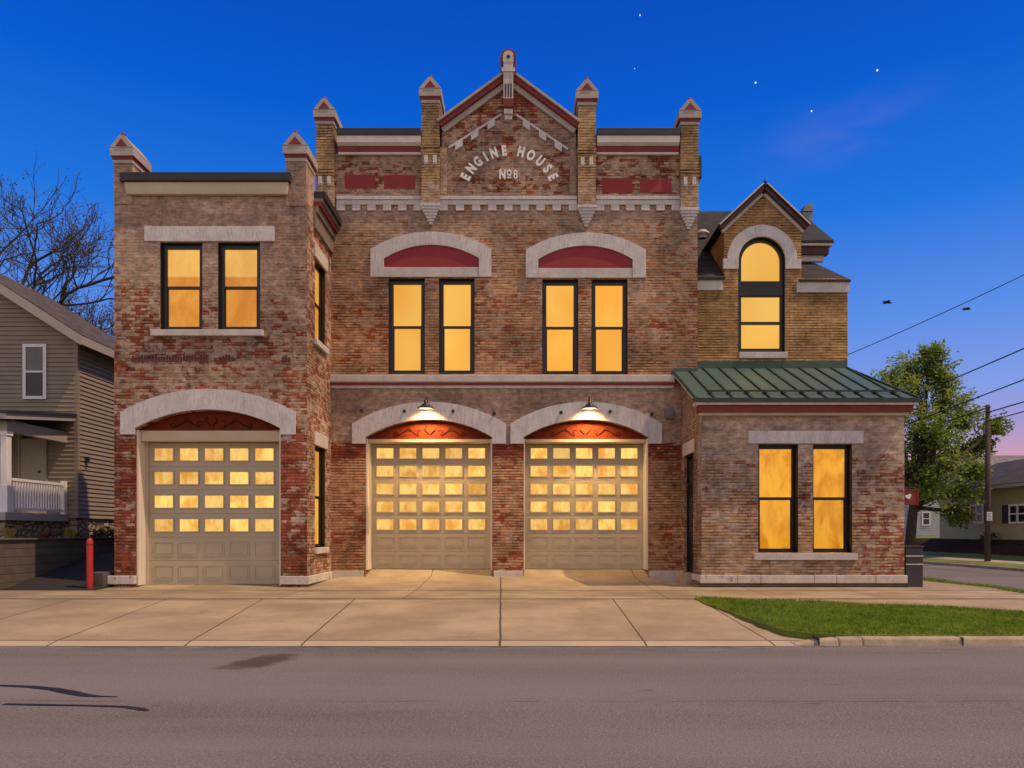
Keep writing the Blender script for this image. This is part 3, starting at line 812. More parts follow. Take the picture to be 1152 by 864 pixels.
# red painted panels below it
for xa, xb, ya, yb in ((388, 421.8, 196.7, 212), (432, 467, 197, 212.6), (677.6, 711.5, 200.5, 216.8), (720, 755.5, 201.5, 216.5)):
    rnd = random.Random(int(xa)); e = []
    def jag(p, q, n, a):
        return [(p[0] + (q[0] - p[0]) * i / n + (rnd.uniform(-a, a) if i else 0), p[1] + (q[1] - p[1]) * i / n + (rnd.uniform(-a, a) if i else 0)) for i in range(n)]
    x0, x1, z0, z1 = cX(xa), cX(xb), cZ(yb), cZ(ya)
    lp = jag((x0, z0), (x1, z0), 9, .02) + jag((x1, z0), (x1, z1), 4, .012) + jag((x1, z1), (x0, z1), 9, .012) + jag((x0, z1), (x0, z0), 4, .012)
    MB().prism(lp, 'y', C - .012, C).build('red_panel', M['panel_red'], ENG)

# ---- string of stone dentils
for xa, xb in ((379, 474.8), (494.8, 649), (670.2, 764.5)):
    X0, X1 = cX(xa), cX(xb); d = MB()
    d.box(X0, X1, C - .09, C, cZ(225.5), cZ(222)).box(X0, X1, C - .055, C, cZ(231), cZ(225.5) - .002)
    n = max(3, int(round((X1 - X0 - .25) / .472))); st_ = (X1 - X0 - .25) / n
    for k in range(n + 1): d.box(X0 + k * st_, X0 + k * st_ + .25, C - .052, C, cZ(237.5), cZ(231) - .002)
    d.build('dentil_course', M['stone'], ENG, bevel=.006)
    MB().box(X0, X1, C - .045, C, cZ(222) + .002, cZ(219.5)).build('brick_ledge', M['brick_pilaster'], ENG)

# ---- pilasters with gabled stone caps
def pilaster(xc, half, zbot, zcap, y0, depth, corbel=True, proud=.16, mat_=None, Y=C):
    """zcap: underside of the cap"""
    b = MB(); b.box(xc - half, xc + half, y0 - proud, y0 + depth, zbot, zcap)
    if corbel:
        for k, dz in enumerate((-1.33, -1.43, -1.53)): b.box(xc - half - .02, xc + half + .02, y0 - proud - .025, y0 + .1, zcap + dz, zcap + dz + .055)
    p = b.build('pilaster', mat_ or M['brick_pilaster'], ENG)
    yf = y0 - proud
    c1 = MB()
    c1.box(xc - half - .02, xc + half + .02, yf - .03, y0 + depth + .03, zcap + .002, zcap + .10)
    c1.box(xc - half - .07, xc + half + .07, yf - .08, y0 + depth + .06, zcap + .182, zcap + .40)
    hw = half + .075
    c1.prism([(xc - hw, zcap + .402), (xc + hw, zcap + .402), (xc + .05, zcap + .74), (xc - .05, zcap + .74)], 'y', yf - .085, y0 + depth + .06)
    c1.build('cap', M['cap_stone'], p, bevel=.01)
    r = MB(); r.box(xc - half - .03, xc + half + .03, yf - .04, y0 + depth + .035, zcap + .102, zcap + .18)
    r.prism([(xc - half * .62, zcap + .43), (xc + half * .62, zcap + .43), (xc, zcap + .63)], 'y', yf - .10, yf - .06)
    r.build('cap_band', M['red'], p)
    fi = MB(); fi.ball((xc, yf + .02, zcap + .78), .062); fi.tube([(xc, yf + .02, zcap + .745), (xc, y0 + depth, zcap + .745)], .03, 6)
    fi.build('finial', M['red'], p, smooth=True)
    if corbel:
        for d in (-.13, .13):
            s_ = MB(); s_.box(xc + d - .055, xc + d + .055, yf - .04, y0 - proud + .0, zcap - 1.78, zcap - 1.55)
            s_.box(xc + d - .055, xc + d + .055, yf - .02, y0 - proud + .0, zcap - 1.62 - .2, zcap - 1.782)
            s_.build('bracket', M['stone'], p, bevel=.006)
    return p


def corbel_point(xc, half, ztop, zbot, y0, proud=.16):
    m_ = MB(); n = 6
    m_.box(xc - half - .02, xc + half + .02, y0 - proud - .02, y0, ztop + .002, ztop + .09)
    for k in range(n):
        z1 = ztop - (ztop - zbot) * k / n; z0 = ztop - (ztop - zbot) * (k + 1) / n
        h2 = half * (1 - (k) / (n + .4)); m_.box(xc - h2, xc + h2, y0 - proud * (1 - k / (n + 1)) , y0, z0 + .004, z1)
    m_.build('corbel', M['stone'], ENG, bevel=.006)


pilaster(cX(367), .26, cZ(260), cZ(143.5), C, .7)
for xc, yc, yb, tip in ((485, 120, 233, 253), (659.7, 122.5, 235, 255.5), (774.5, 144.5, 238, 258.5)):
    pilaster(cX(xc), .265, cZ(yb), cZ(yc), C, .7)
    corbel_point(cX(xc), .265, cZ(yb + 1.5), cZ(tip), C)

# ---- gable: raking cornice, inner stepped course, central post
def rake(p, q, d0, d1, y0, y1, name, m_):
    p, q = Vector(p), Vector(q); d = (q - p).normalized(); n = Vector((-d.y, d.x));
    if n.y < 0: n = -n
    MB().prism([tuple(p + n * d0), tuple(q + n * d0), tuple(q + n * d1), tuple(p + n * d1)], 'y', y0, y1).build(name, m_, ENG, bevel=.006)
aL, aR = (cX(569), cZ(93.5)), (cX(576), cZ(93.5))
for p, q in ((rakeL, aL), (rakeR, aR)):
    rake(p, q, -.14, .02, C - .08, C, 'rake_band', M['cap_stone'])
    rake(p, q, .022, .16, C - .16, C + .45, 'rake_red', M['red'])
    rake(p, q, .162, .23, C - .22, C + .5, 'rake_coping', M['cap_stone'])
i0, i1 = (cX(505), cZ(167)), (cX(564.5), cZ(129)); j0, j1 = (cX(639), cZ(168.5)), (cX(580.5), cZ(129.5))
for p, q in ((i0, i1), (j0, j1)):
    rake(p, q, -.03, .03, C - .05, C, 'stepped_course', M['stone'])
    P_, Q_ = Vector(p), Vector(q); d = (Q_ - P_).normalized()
    for t in (.19, .49, .80):
        blk = MB(); c_ = P_ + (Q_ - P_) * t; n = Vector((0, -1)); w2 = .13
        a = c_ - d * w2; b_ = c_ + d * w2
        blk.prism([tuple(a + n * .035), tuple(b_ + n * .035), tuple(b_ + n * .21), tuple(a + n * .21)], 'y', C - .055, C)
        blk.build('step_block', M['stone'], ENG, bevel=.006)
# brick strips beside the panel
MB().box(cX(495.5), cX(503), C - .03, C, cZ(219), cZ(166)).box(cX(641), cX(648.5), C - .03, C, cZ(219), cZ(168)).build('panel_strip', M['brick_wing'], ENG)
pc = cX(572)
pp = MB(); pp.box(pc - .145, pc + .145, C - .3, C + .2, cZ(117.5), cZ(76)); pp.prism(rect(pc - .20, pc + .20, cZ(88), cZ(84)), 'y', C - .33, C + .22)
po = pp.build('gable_post', M['stone_plain'], ENG, bevel=.008)
t_ = MB(); t_.prism([(pc - .16, cZ(77)), (pc + .16, cZ(77))] + [(pc + .16 * math.cos(a), cZ(70.5) + .16 * math.sin(a)) for a in lin(0, math.pi, 14)], 'y', C - .31, C + .2)
t_.build('post_head', M['stone_plain'], po)
t_ = MB()
oc = [(pc + .235, cZ(85)), (pc + .235, cZ(70.5))] + [(pc + .235 * math.cos(a), cZ(70.5) + .235 * math.sin(a)) for a in lin(0, math.pi, 16)][1:-1] + [(pc - .235, cZ(70.5)), (pc - .235, cZ(85))]
ic = [(pc - .18, cZ(85)), (pc - .18, cZ(70.5))] + [(pc + .18 * math.cos(a), cZ(70.5) + .18 * math.sin(a)) for a in lin(math.pi, 0, 16)][1:-1] + [(pc + .18, cZ(70.5)), (pc + .18, cZ(85))]
t_.prism(oc + ic, 'y', C - .28, C + .25); t_.build('post_hood', M['red'], po)
t_ = MB(); t_.prism([(pc + .055 * math.cos(a), cZ(71.5) + .055 * math.sin(a)) for a in lin(0, 2 * math.pi, 14)[:-1]], 'y', C - .318, C - .305)
for dx in (-.08, 0, .08): t_.box(pc + dx - .02, pc + dx + .02, C - .308, C - .295, cZ(116), cZ(101))
t_.build('post_flutes', M['black'], po)
MB().box(pc - .15, pc + .15, C - .305, C - .001, cZ(126.5), cZ(118)).build('post_band', M['red'], po)
MB().box(pc - .13, pc + .13, C - .22, C - .001, cZ(132), cZ(126.8)).box(pc - .11, pc + .11, C - .14, C - .001, cZ(137), cZ(132.2)).build('post_corbel', M['stone'], po)

# ---- lettering on the gable (a sign fixed to the wall)
SIGN = thing('building_sign', (cX(573), C - .05, cZ(205)), 'raised white letters arched in the brick gable above a small number', 'sign')
def text_mesh(mb, ch, size, cx_, cz_, rot, y, xs=.70, bold=.05, depth=.03):
    cu = bpy.data.curves.new('letter', 'FONT'); cu.body = ch; cu.size = size; cu.extrude = depth; cu.offset = bold * size; cu.align_x = 'CENTER'; cu.align_y = 'CENTER'
    ob = bpy.data.objects.new('letter', cu); COL.objects.link(ob)
    me = bpy.data.meshes.new_from_object(ob.evaluated_get(bpy.context.evaluated_depsgraph_get()))
    vs = []; zs = [v.co.y for v in me.vertices]; xs_ = [v.co.x for v in me.vertices]
    mid = (min(zs) + max(zs)) / 2; mx_ = (min(xs_) + max(xs_)) / 2
    for v in me.vertices:
        u, w_ = (v.co.x - mx_) * xs, v.co.y - mid
        c, s = math.cos(rot), math.sin(rot)
        vs.append((cx_ + u * c - w_ * s, y - v.co.z, cz_ + u * s + w_ * c))
    mb.add(vs, [tuple(p.vertices) for p in me.polygons])
    bpy.data.objects.remove(ob); bpy.data.meshes.remove(me); bpy.data.curves.remove(cu)
lt = MB(); ccx, ccz, rad = cX(573), cZ(225.5), 55.5 / 37.5
for ch, a in zip('ENGINEHOUSE', (-62.3, -50.7, -39.6, -28.8, -18.3, -5.8, 13.8, 26, 38.7, 51, 62.6)):
    t = R(a); lt = MB(); text_mesh(lt, ch, .40, ccx + rad * math.sin(t), ccz + rad * math.cos(t), -t, C - .03)
    lt.build('letter', M['white'], SIGN)
lt = MB(); text_mesh(lt, 'N', .36, cX(565.3), cZ(197), 0, C - .03); text_mesh(lt, '8', .36, cX(580), cZ(197), 0, C - .03, bold=.015)
text_mesh(lt, 'O', .24, cX(572.8), cZ(195.3), 0, C - .03); lt.box(cX(570.5), cX(575.2), C - .06, C - .005, cZ(201.4), cZ(200.2))
lt.build('number_lettering', M['white'], SIGN)

# ---- upper windows
for (oa, ob_, ra, rb, ws, k) in ((417.3, 552.7, 432.2, 539, (W1, W2), 0), (591.6, 726.3, 605.5, 711.4, (W3, W4), 1)):
    arch_ring(cX(oa), cX(ob_), cZ(281 + k), cZ(261.5 + k), cX(ra), cX(rb), cZ(291.5 + k), cZ(276.2 + k), cZ(312 + k), C - .07, C, 'window_arch', M['stone'])
    a = arc(cX(ra) + .003, cX(rb) - .003, cZ(291.5 + k), cZ(276.2 + k) - .003, 24)
    MB().prism([(cX(rb) - .003, cZ(301 + k)), (cX(ra) + .003, cZ(301 + k))] + a, 'y', C - .02, C).build('arch_panel', M['panel_red'], ENG)
    MB().box(cX(ra) + .003, cX(rb) - .003, C - .05, C, cZ(312 + k), cZ(301.2 + k)).build('lintel', M['stone_plain'], ENG, bevel=.008)
    for w_ in ws: window(*w_, C, M['pane_main'])
# ---- belt course over the ground floor (it is also the sill of the upper windows)
bc = MB(); bx0, bx1 = fX(345.5) + .003, cX(758)
bc.prism([(C, cZ(421.5)), (C - .14, cZ(423)), (C - .14, cZ(430)), (C - .10, cZ(431)), (C, cZ(431))], 'x', bx0, bx1)
bc.build('belt_course', M['stone_plain'], ENG, bevel=.008)
MB().box(bx0, bx1, C - .09, C, cZ(433.6), cZ(431.1)).build('belt_band', M['red'], ENG)
MB().box(bx0, bx1, C - .05, C, cZ(437), cZ(433.7)).build('belt_trim', M['stone_plain'], ENG)


# ---- garage doors
def garage(g, yw, door, rows, glazed, arch, zf, pane_m, zb, recess=.62, label=None):
    """door: x0, x1, top z ; the arch ring and the carved board above"""
    arch_ring(*arch, yw - .07, yw, 'garage_arch', M['stone'])
    x0, x1 = g['x0'], g['x1']; zt = zf['beam_top']; yd = yw + recess
    # carved board
    a = arc(x0 + .003, x1 - .003, g['spring'], g['top'] - .003, 24)
    tb = MB(); tb.prism([(x1 - .003, zt), (x0 + .003, zt)] + a, 'y', yw + .2, yw + .28); tb.box(x0 + .003, x1 - .003, yw + .17, yw + .2, zt, zt + .06)
    bd = tb.build('arch_board', M['wood_red'], ENG)
    cv = MB(); mx_ = (x0 + x1) / 2; hh = g['top'] - zt
    for s in (-1, 1):
        p = []; w0 = (x1 - x0) / 3.8
        for i in range(61):
            t = i / 60
            if t < .22:                                   # inner curl
                a = t / .22 * 4.4; q = .035 + .05 * (t / .22); px_, pz_ = .30 - q * math.cos(a) , .40 + q / hh * math.sin(a)
            elif t < .74:                                 # long wave
                k = (t - .22) / .52; px_ = .33 + .62 * k; pz_ = .33 + .17 * math.sin(-1.2 + 5.4 * k) * (1 - .25 * k)
            else:                                         # outer curl
                k = (t - .74) / .26; a = -1.5 + 5.6 * k; q = .085 * (1 - .75 * k); px_, pz_ = 1.0 + q * math.cos(a), .27 + q / hh * .8 * math.sin(a) + .02
            p.append((mx_ + s * px_ * w0, yw + .196, zt + hh * pz_))
        cv.tube(p, [.012 + .008 * math.sin(math.pi * i / 60) for i in range(61)], 6)
        cv.tube([(mx_ + s * (.5 + .25 * t) * w0, yw + .196, zt + hh * (.36 + .22 * math.sin(2.6 * t))) for t in lin(0, 1, 10)], [.014 - .009 * t for t in lin(0, 1, 10)], 6)
    for s in (-1, 1): cv.tube([(mx_ + s * .02, yw + .195, zt + hh * .25), (mx_ + s * .16, yw + .19, zt + hh * .5), (mx_ + s * .1, yw + .195, zt + hh * .72)], [.015, .022, .008], 6)
    cv.build('carving', M['carve'], bd, smooth=True)
    # jambs and beam
    for ja, jb in ((x0 + .002, x0 + .05), (x1 - .05, x1 - .002)): MB().box(ja, jb, yw + .03, yd - .002, zb, zt).build('jamb', M['jamb'], ENG)
    MB().box(x0 + .052, x1 - .052, yw + .14, yd + .1, zf['door_top'] + .01, zt - .002).build('header_beam', M['cream'], ENG, bevel=.01)
    dx0, dx1, z0, z1 = door[0], door[1], zb, zf['door_top']
    if recess > .3:
        s_ = MB()
        if dx0 > x0 + .06: s_.box(x0 + .052, dx0, yd - .03, yd + .08, zb, z1 + .01)
        if dx1 < x1 - .06: s_.box(dx1, x1 - .052, yd - .03, yd + .08, zb, z1 + .01)
        if s_.v: s_.build('door_stop', M['cream'], ENG)
    sec = (z1 - z0) / rows; d = MB()
    cols = 5; mg = .10 if recess > .5 else .07; cw = (dx1 - dx0 - 2 * mg) / cols
    panes = []
    for r_ in range(rows):
        za, zb_ = z0 + r_ * sec, z0 + (r_ + 1) * sec
        d.box(dx0, dx1, yd + .025, yd + .075, za + .006, zb_ - .006)
        d.box(dx0, dx1, yd + .035, yd + .07, za - .004 if r_ else za, za + .006)
        for c_ in range(cols):
            cx_ = dx0 + mg + (c_ + .5) * cw; cz_ = (za + zb_) / 2
            if r_ >= rows - glazed:
                hw, hh_ = cw * .362, sec * (.29 if rows == 7 else .255)
                t = .032
                d.box(cx_ - hw - t, cx_ + hw + t, yd, yd + .025, cz_ + hh_, cz_ + hh_ + t); d.box(cx_ - hw - t, cx_ + hw + t, yd, yd + .025, cz_ - hh_ - t, cz_ - hh_)
                d.box(cx_ - hw - t, cx_ - hw, yd, yd + .025, cz_ - hh_, cz_ + hh_); d.box(cx_ + hw, cx_ + hw + t, yd, yd + .025, cz_ - hh_, cz_ + hh_)
                panes.append((cx_ - hw, cx_ + hw, cz_ - hh_, cz_ + hh_))
            else:
                hw, hh_ = cw * .40, sec * .30
                for k, t in ((0, .02),):
                    d.box(cx_ - hw, cx_ + hw, yd + .011, yd + .025, cz_ + hh_ - t, cz_ + hh_); d.box(cx_ - hw, cx_ + hw, yd + .011, yd + .025, cz_ - hh_, cz_ - hh_ + t)
                    d.box(cx_ - hw, cx_ - hw + t, yd + .011, yd + .025, cz_ - hh_ + t, cz_ + hh_ - t); d.box(cx_ + hw - t, cx_ + hw, yd + .011, yd + .025, cz_ - hh_ + t, cz_ + hh_ - t)
                d.box(cx_ - hw + .06, cx_ + hw - .06, yd + .015, yd + .025, cz_ - hh_ + .06, cz_ + hh_ - .06)
    do = d.build('garage_door', M['door_tan'], ENG)
    if label: do['label'] = label
    for (a_, b_, c_, e_) in panes: MB().box(a_, b_, yd + .017, yd + .0235, c_, e_).build('pane', pane_m, do)
    MB().box(dx0, dx1, yd + .02, yd + .07, z0 - .03, z0 - .002).build('bottom_seal', M['black'], do)
    return do


YD = C + .62
zb = .012; zt_ = sz(500, YD)
garage(G1, C, (sx(416.6, YD), sx(552.8, YD) + .0), 7, 5, (cX(396.5), cX(569.4), cZ(477), cZ(452.4), G1['x0'], G1['x1'], G1['spring'], G1['top'], cZ(499.3)),
       dict(beam_top=cZ(493.3), door_top=zt_), M['pane_garage'], zb)
garage(G2, C, (sx(590, YD), sx(724.2, YD)), 7, 5, (cX(574.2), cX(744.4), cZ(477), cZ(452.4), G2['x0'], G2['x1'], G2['spring'], G2['top'], cZ(499.3)),
       dict(beam_top=cZ(493.3), door_top=zt_), M['pane_garage'], zb)
# iron anchor bolts on the wall
for xa, ya in ((407, 462.5), (455.3, 463), (510, 463), (556, 465.5), (631, 464.5), (686, 463.5), (733, 466)):
    MB().tube([(cX(xa), C - .11, cZ(ya)), (cX(xa), C - .001, cZ(ya))], .05, 10).build('anchor_bolt', M['lamp_metal'], ENG)
# stone bases of the piers
for xa, xb, yt, yb in ((375, 409.5, 642, 651), (555.5, 588, 642, 648), (730.5, 766, 642, 650)):
    MB().box(cX(xa), cX(xb), C - .06, C + .04 - .05, -.42, cZ(yt)).build('pier_base', M['stone_base'], ENG, bevel=.012)

# ---- left wing
WX0, WX1 = fX(128.5), fX(345.5); WTOP = fZ(206)
GL = dict(x0=fX(153), x1=fX(315.8), spring=fZ(482), top=fZ(461), z0=-.5)
WL1 = (fX(180), fX(227.7), fZ(371.5), fZ(272.5)); WL2 = (fX(245), fX(292.7), fZ(371.5), fZ(272.5))
outer = [(WX0, -.5)] + notch(GL) + [(WX1, -.5), (WX1, WTOP), (WX0, WTOP)]
MB().prism([outer, rect(*WL1), rect(*WL2)], 'y', F, F + .45).build('wing_wall', M['brick_wing'], ENG)
for w_ in (WL1, WL2): window(*w_, F, M['pane_wing_front'], .12, .13, label=None)
MB().box(fX(163), fX(309), F - .05, F, fZ(272), fZ(255.4)).build('lintel', M['stone'], ENG, bevel=.01)
MB().box(fX(171), fX(297), F - .1, F, fZ(378.5), fZ(371.6)).build('sill', M['stone_plain'], ENG, bevel=.01)
rf = MB(); rf.box(fX(138.5), fX(328), F - .18, F + 4.3, fZ(206.8), fZ(197.2)).build('roof_edge', M['roof_dark'], ENG, bevel=.01)
MB().prism([(fX(142), fZ(207)), (fX(326), fZ(207)), (fX(324), fZ(220.5)), (fX(145), fZ(220.5))], 'y', F - .12, F).build('fascia', M['cream'], ENG, bevel=.01)
pilaster(fX(139.5), .245, fZ(230), fZ(185.2), F, .75, False, .04, M['brick_wing'])
pilaster(fX(333.6), .265, fZ(232), fZ(183), F, .75, False, .04, M['brick_wing'])
YL = F + .42
garage(GL, F, (sx(167, YL), sx(314.4, YL)), 6, 4, (fX(136.7), fX(332.8), fZ(464), fZ(438), GL['x0'], GL['x1'], GL['spring'], GL['top'], fZ(489)),
       dict(beam_top=fZ(483.5), door_top=sz(498, YL)), M['pane_garage'], -.27, .42)
MB().box(fX(122.8), fX(154), F - .1, F - .001, fZ(657), fZ(647.5)).build('pier_base', M['stone_base'], ENG, bevel=.015)
b_ = MB(); b_.box(fX(315.5), WX1 + .07, F - .07, F - .001, fZ(657.3), fZ(648)).box(WX1 + .001, WX1 + .07, F - .001, C - .07, fZ(657.3), fZ(648))
b_.build('pier_base', M['stone_base'], ENG, bevel=.012)
rnd = random.Random(9); M['soldier'] = simple('soldier_brick', (.10, .032, .024), .9, .4, 8)
for x0_, n_ in ((149, 27), (247, 5), (318, 3)):
    sc_ = MB()
    for k in range(n_):
        xa = fX(x0_) + k * .075; sc_.box(xa, xa + .055, F - .008, F - .0005, fZ(408) + rnd.uniform(0, .05), fZ(399) - rnd.uniform(0, .07))
    sc_.build('soldier_course', M['soldier'], ENG)
# right flank of the wing
fl = [(F + .451, -.5), (C, -.5), (C, WTOP - .02), (F + .451, WTOP - .02)]
S1 = (19.72, 20.78, 6.5, 8.75); S2 = (19.72, 20.78, .72, 3.56)
MB().prism([fl, rect(*S1), rect(*S2)], 'x', WX1, WX1 - .4).build('flank_wall', M['brick_wing_side'], ENG)
MB().prism([(F + .0, -.5), (F + .0, WTOP - .5), (F + .45, WTOP - .5), (F + .45, -.5)], 'x', WX1 + .003, WX1 + .001).build('flank_wall', M['brick_wing_side'], ENG)
for s_ in (S1, S2):
    window(*s_, WX1, M['pane_wing'], .12, .09, axis=-1)
    MB().box(WX1, WX1 + .05, s_[0] - .12, s_[1] + .12, s_[3] + .003, s_[3] + .38).build('lintel', M['stone_plain'], ENG, bevel=.01)
    MB().box(WX1, WX1 + .09, s_[0] - .1, s_[1] + .1, s_[2] - .17, s_[2] - .002).build('sill', M['stone_plain'], ENG, bevel=.01)
zc_ = WTOP
cz0 = zc_
MB().box(WX1, WX1 + .32, F + .62, C - .002, cz0 - .12, cz0 + .08).build('roof_edge', M['roof_dark'], ENG, bevel=.01)
MB().box(WX1, WX1 + .25, F + .60, C - .002, cz0 - .22, cz0 - .122).build('cornice_trim', M['weathered'], ENG, bevel=.006)  # cornice trim and frieze here carry shade in their colour
MB().box(WX1, WX1 + .21, F + .59, C - .002, cz0 - .34, cz0 - .222).build('red_band', M['red'], ENG)
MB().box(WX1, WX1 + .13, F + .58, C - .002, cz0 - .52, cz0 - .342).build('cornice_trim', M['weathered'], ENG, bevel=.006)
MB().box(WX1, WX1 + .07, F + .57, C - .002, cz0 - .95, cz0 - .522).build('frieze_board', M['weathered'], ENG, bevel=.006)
# left and rear wall of the wing
MB().box(WX0, WX0 + .4, F + .451, 23.2, -.5, WTOP).box(WX0 + .4, WX1 - .45, 22.8, 23.2, -.5, WTOP).build('block_wall', M['brick_wing'], ENG)

# ---- low bay on the right
BX0, BX1 = sx(789.3, F), sx(1017.5, F); BEAVE = fZ(452); BTOPZ = cZ(418)
WB1 = (fX(853), fX(898), fZ(621.5), fZ(499.7)); WB2 = (fX(914.5), fX(958.7), fZ(621.5), fZ(499.7))
MB().prism([rect(BX0, BX1, -.5, fZ(462)), rect(*WB1), rect(*WB2)], 'y', F, F + .4).build('bay_wall', M['brick_bay'], ENG)
for w_ in (WB1, WB2): window(*w_, F, M['pane_bay'], .2, .10)
MB().box(fX(841.6), fX(970.7), F - .045, F, fZ(499), fZ(484.8)).build('lintel', M['stone'], ENG, bevel=.01)
MB().box(fX(847.3), fX(963.5), F - .09, F, fZ(630), fZ(622.6)).build('sill', M['stone_plain'], ENG, bevel=.01)
slope = (BTOPZ - BEAVE) / (C - (F - .4))
DR = (19.93, 21.0, .03, 3.38)
fl = [(F + .401, -.5), (DR[0], -.5), (DR[0], DR[3]), (DR[1], DR[3]), (DR[1], -.5), (C, -.5), (C, BTOPZ - .3), (F + .401, BEAVE + slope * .8 - .3)]
MB().prism(fl, 'x', BX0, BX0 + .4).build('bay_flank_wall', M['brick_bay_side'], ENG)
MB().box(BX0, BX0 + .05, DR[0] + .0 - .02, DR[1] + .1, DR[3], DR[3] + .36).box(BX0 - .03, BX0 - .0, DR[0] - .16, DR[1] + .12, DR[3] + .0, DR[3] + .36).build('lintel', M['stone_plain'], ENG)
d_ = MB(); d_.box(BX0 + .13, BX0 + .18, DR[0] + .002, DR[1] - .002, -.2, DR[3] - .002); do = d_.build('entrance_door', M['black'], ENG)
d_ = MB(); d_.box(BX0 + .10, BX0 + .129, DR[0] + .14, DR[1] - .14, 1.0, 2.2).build('pane', M['dark_glass'], do)
d_ = MB(); d_.box(BX0 + .10, BX0 + .129, DR[0] + .14, DR[1] - .14, 2.5, 3.2).build('pane', M['dark_glass'], do)
MB().box(BX0 + .07, BX0 + .13, DR[0] + .001, DR[0] + .05, -.2, DR[3] - .001).box(BX0 + .07, BX0 + .13, DR[1] - .05, DR[1] - .001, -.2, DR[3] - .001).box(BX0 + .07, BX0 + .13, DR[0] + .051, DR[1] - .051, DR[3] - .05, DR[3] - .001).build('door_frame', M['black'], ENG)
MB().box(BX0 + .06, BX0 + .10, DR[0] + .17, DR[0] + .21, .95, 1.2).build('handle', M['metal_grey'], do)
MB().box(BX0 - .22, BX0 + .13, DR[0] - .05, DR[1] + .05, -.38, -.03).build('door_step', M['curb'], ENG, bevel=.015)
bs = MB(); xx = BX0 - .06
rnd = random.Random(3)
edges = [xx, fX(829), fX(855), fX(915), fX(940), fX(984), BX1 + .05]
for a, c_ in zip(edges, edges[1:]): bs.box(a + .005, c_ - .005, F - .07 - rnd.uniform(0, .012), F - .001, fZ(656) , fZ(647) + rnd.uniform(-.006, .006))
for ya_, yb_ in ((F, DR[0] - .06), (DR[1] + .06, C - .07)): MB().box(BX0 - .06, BX0 - .001, ya_, yb_, -.17, fZ(647)).build('bay_base', M['stone_base'], ENG, bevel=.015)
bs.build('bay_base', M['stone_base'], ENG, bevel=.015)
bs = MB()
for a, c_ in zip(edges[::2], edges[1::2] + [edges[-1]]): bs.box(a + .02, c_ - .004, F - .045, F - .001, -.5, fZ(656) - .004)
bs.box(BX0 + .0, BX1 + .03, F - .042, F - .002, -.5, fZ(656) - .006)
bs.build('bay_footing', M['concrete_block'], ENG)
MB().box(BX1 - .4, BX1, F + .401, 21.79, -.5, fZ(462)).build('block_wall', M['brick_bay'], ENG)

# bay roof: standing seam metal, hipped at the right end
ex0, ex1, ey = 4.55, 10.42, F - .4
tz, tz2 = BTOPZ, rZ(413)
TL, TR, ER, EL = (ex0, C - .005, tz), (10.0, RW - .005, tz2), (ex1, ey, BEAVE), (ex0, ey, BEAVE)
MBX = MAIN['x1'] + .003
K1 = (MBX, C - .005, tz); K2 = (MBX, RW - .005, tz + .16)
def roofz(y): return BEAVE + (tz - BEAVE) * (y - ey) / (C - ey)
rfm = MB(); th = .05
top = [EL, ER, (9.97, RW - .005, roofz(RW)), (MBX, RW - .005, roofz(RW)), (MBX, C - .005, roofz(C)), (ex0, C - .005, roofz(C))]
tt = tessellate_polygon([[Vector((p[0], p[1], 0)) for p in top]])
n = len(top)
rfm.add(top + [(p[0], p[1], p[2] - th) for p in top], [tuple(t) for t in tt] + [tuple(i + n for i in reversed(t)) for t in tt] + [(i, (i + 1) % n, (i + 1) % n + n, i + n) for i in range(n)])
rfm.add([ER, (ex1 + .0, RW, BEAVE), (9.97, RW - .005, roofz(RW))], [(0, 1, 2)])
bay_roof = rfm.build('bay_roof', M['green'], ENG)
sm = MB()
def hexslope(x0, x1, xa0, xa1, ya, yb, h):
    sm.hexa([(x0, ya, roofz(ya)), (x1, ya, roofz(ya)), (xa1, yb, roofz(yb)), (xa0, yb, roofz(yb)), (x0, ya, roofz(ya) + h), (x1, ya, roofz(ya) + h), (xa1, yb, roofz(yb) + h), (xa0, yb, roofz(yb) + h)])
k = 0; x = ex0
while x < ex1 - .1:
    yt = (C - .01) if x < MBX else (RW - .01)
    if x > 9.97: yt = ey + (RW - ey) * (ex1 - x) / (ex1 - 9.97)
    hexslope(x, x + .045, x, x + .045, ey + .005, yt, .045); x += .49; k += 1
hexslope(ex1 - .045, ex1, 9.93, 9.975, ey + .005, RW - .01, .05)
sm.build('standing_seam', M['seam'], bay_roof)
sg = MB()
yg = ey + .42
sg.box(ex0 + .45, ex1 - .25, yg, yg + .03, roofz(yg) + .075, roofz(yg) + .12)
x = ex0 + .49 * 1
while x < ex1 - .2:
    sg.box(x - .025, x + .055, yg - .06, yg + .06, roofz(yg) + .03, roofz(yg) + .09); x += .49
sg.box(ex0, ex1, ey - .015, ey - .001, BEAVE - .08, BEAVE + .03)
sg.build('snow_guard', M['seam'], bay_roof)
fl_ = MB(); fl_.box(ex0 + .06, MBX, C - .02, C - .001, roofz(C) - .02, roofz(C) + .1)
fl_.box(MBX, 9.97, RW - .02, RW - .001, roofz(RW) - .02, roofz(RW) + .20); fl_.build('flashing', simple('green_flashing', (.035, .085, .075), .5, .15), bay_roof)
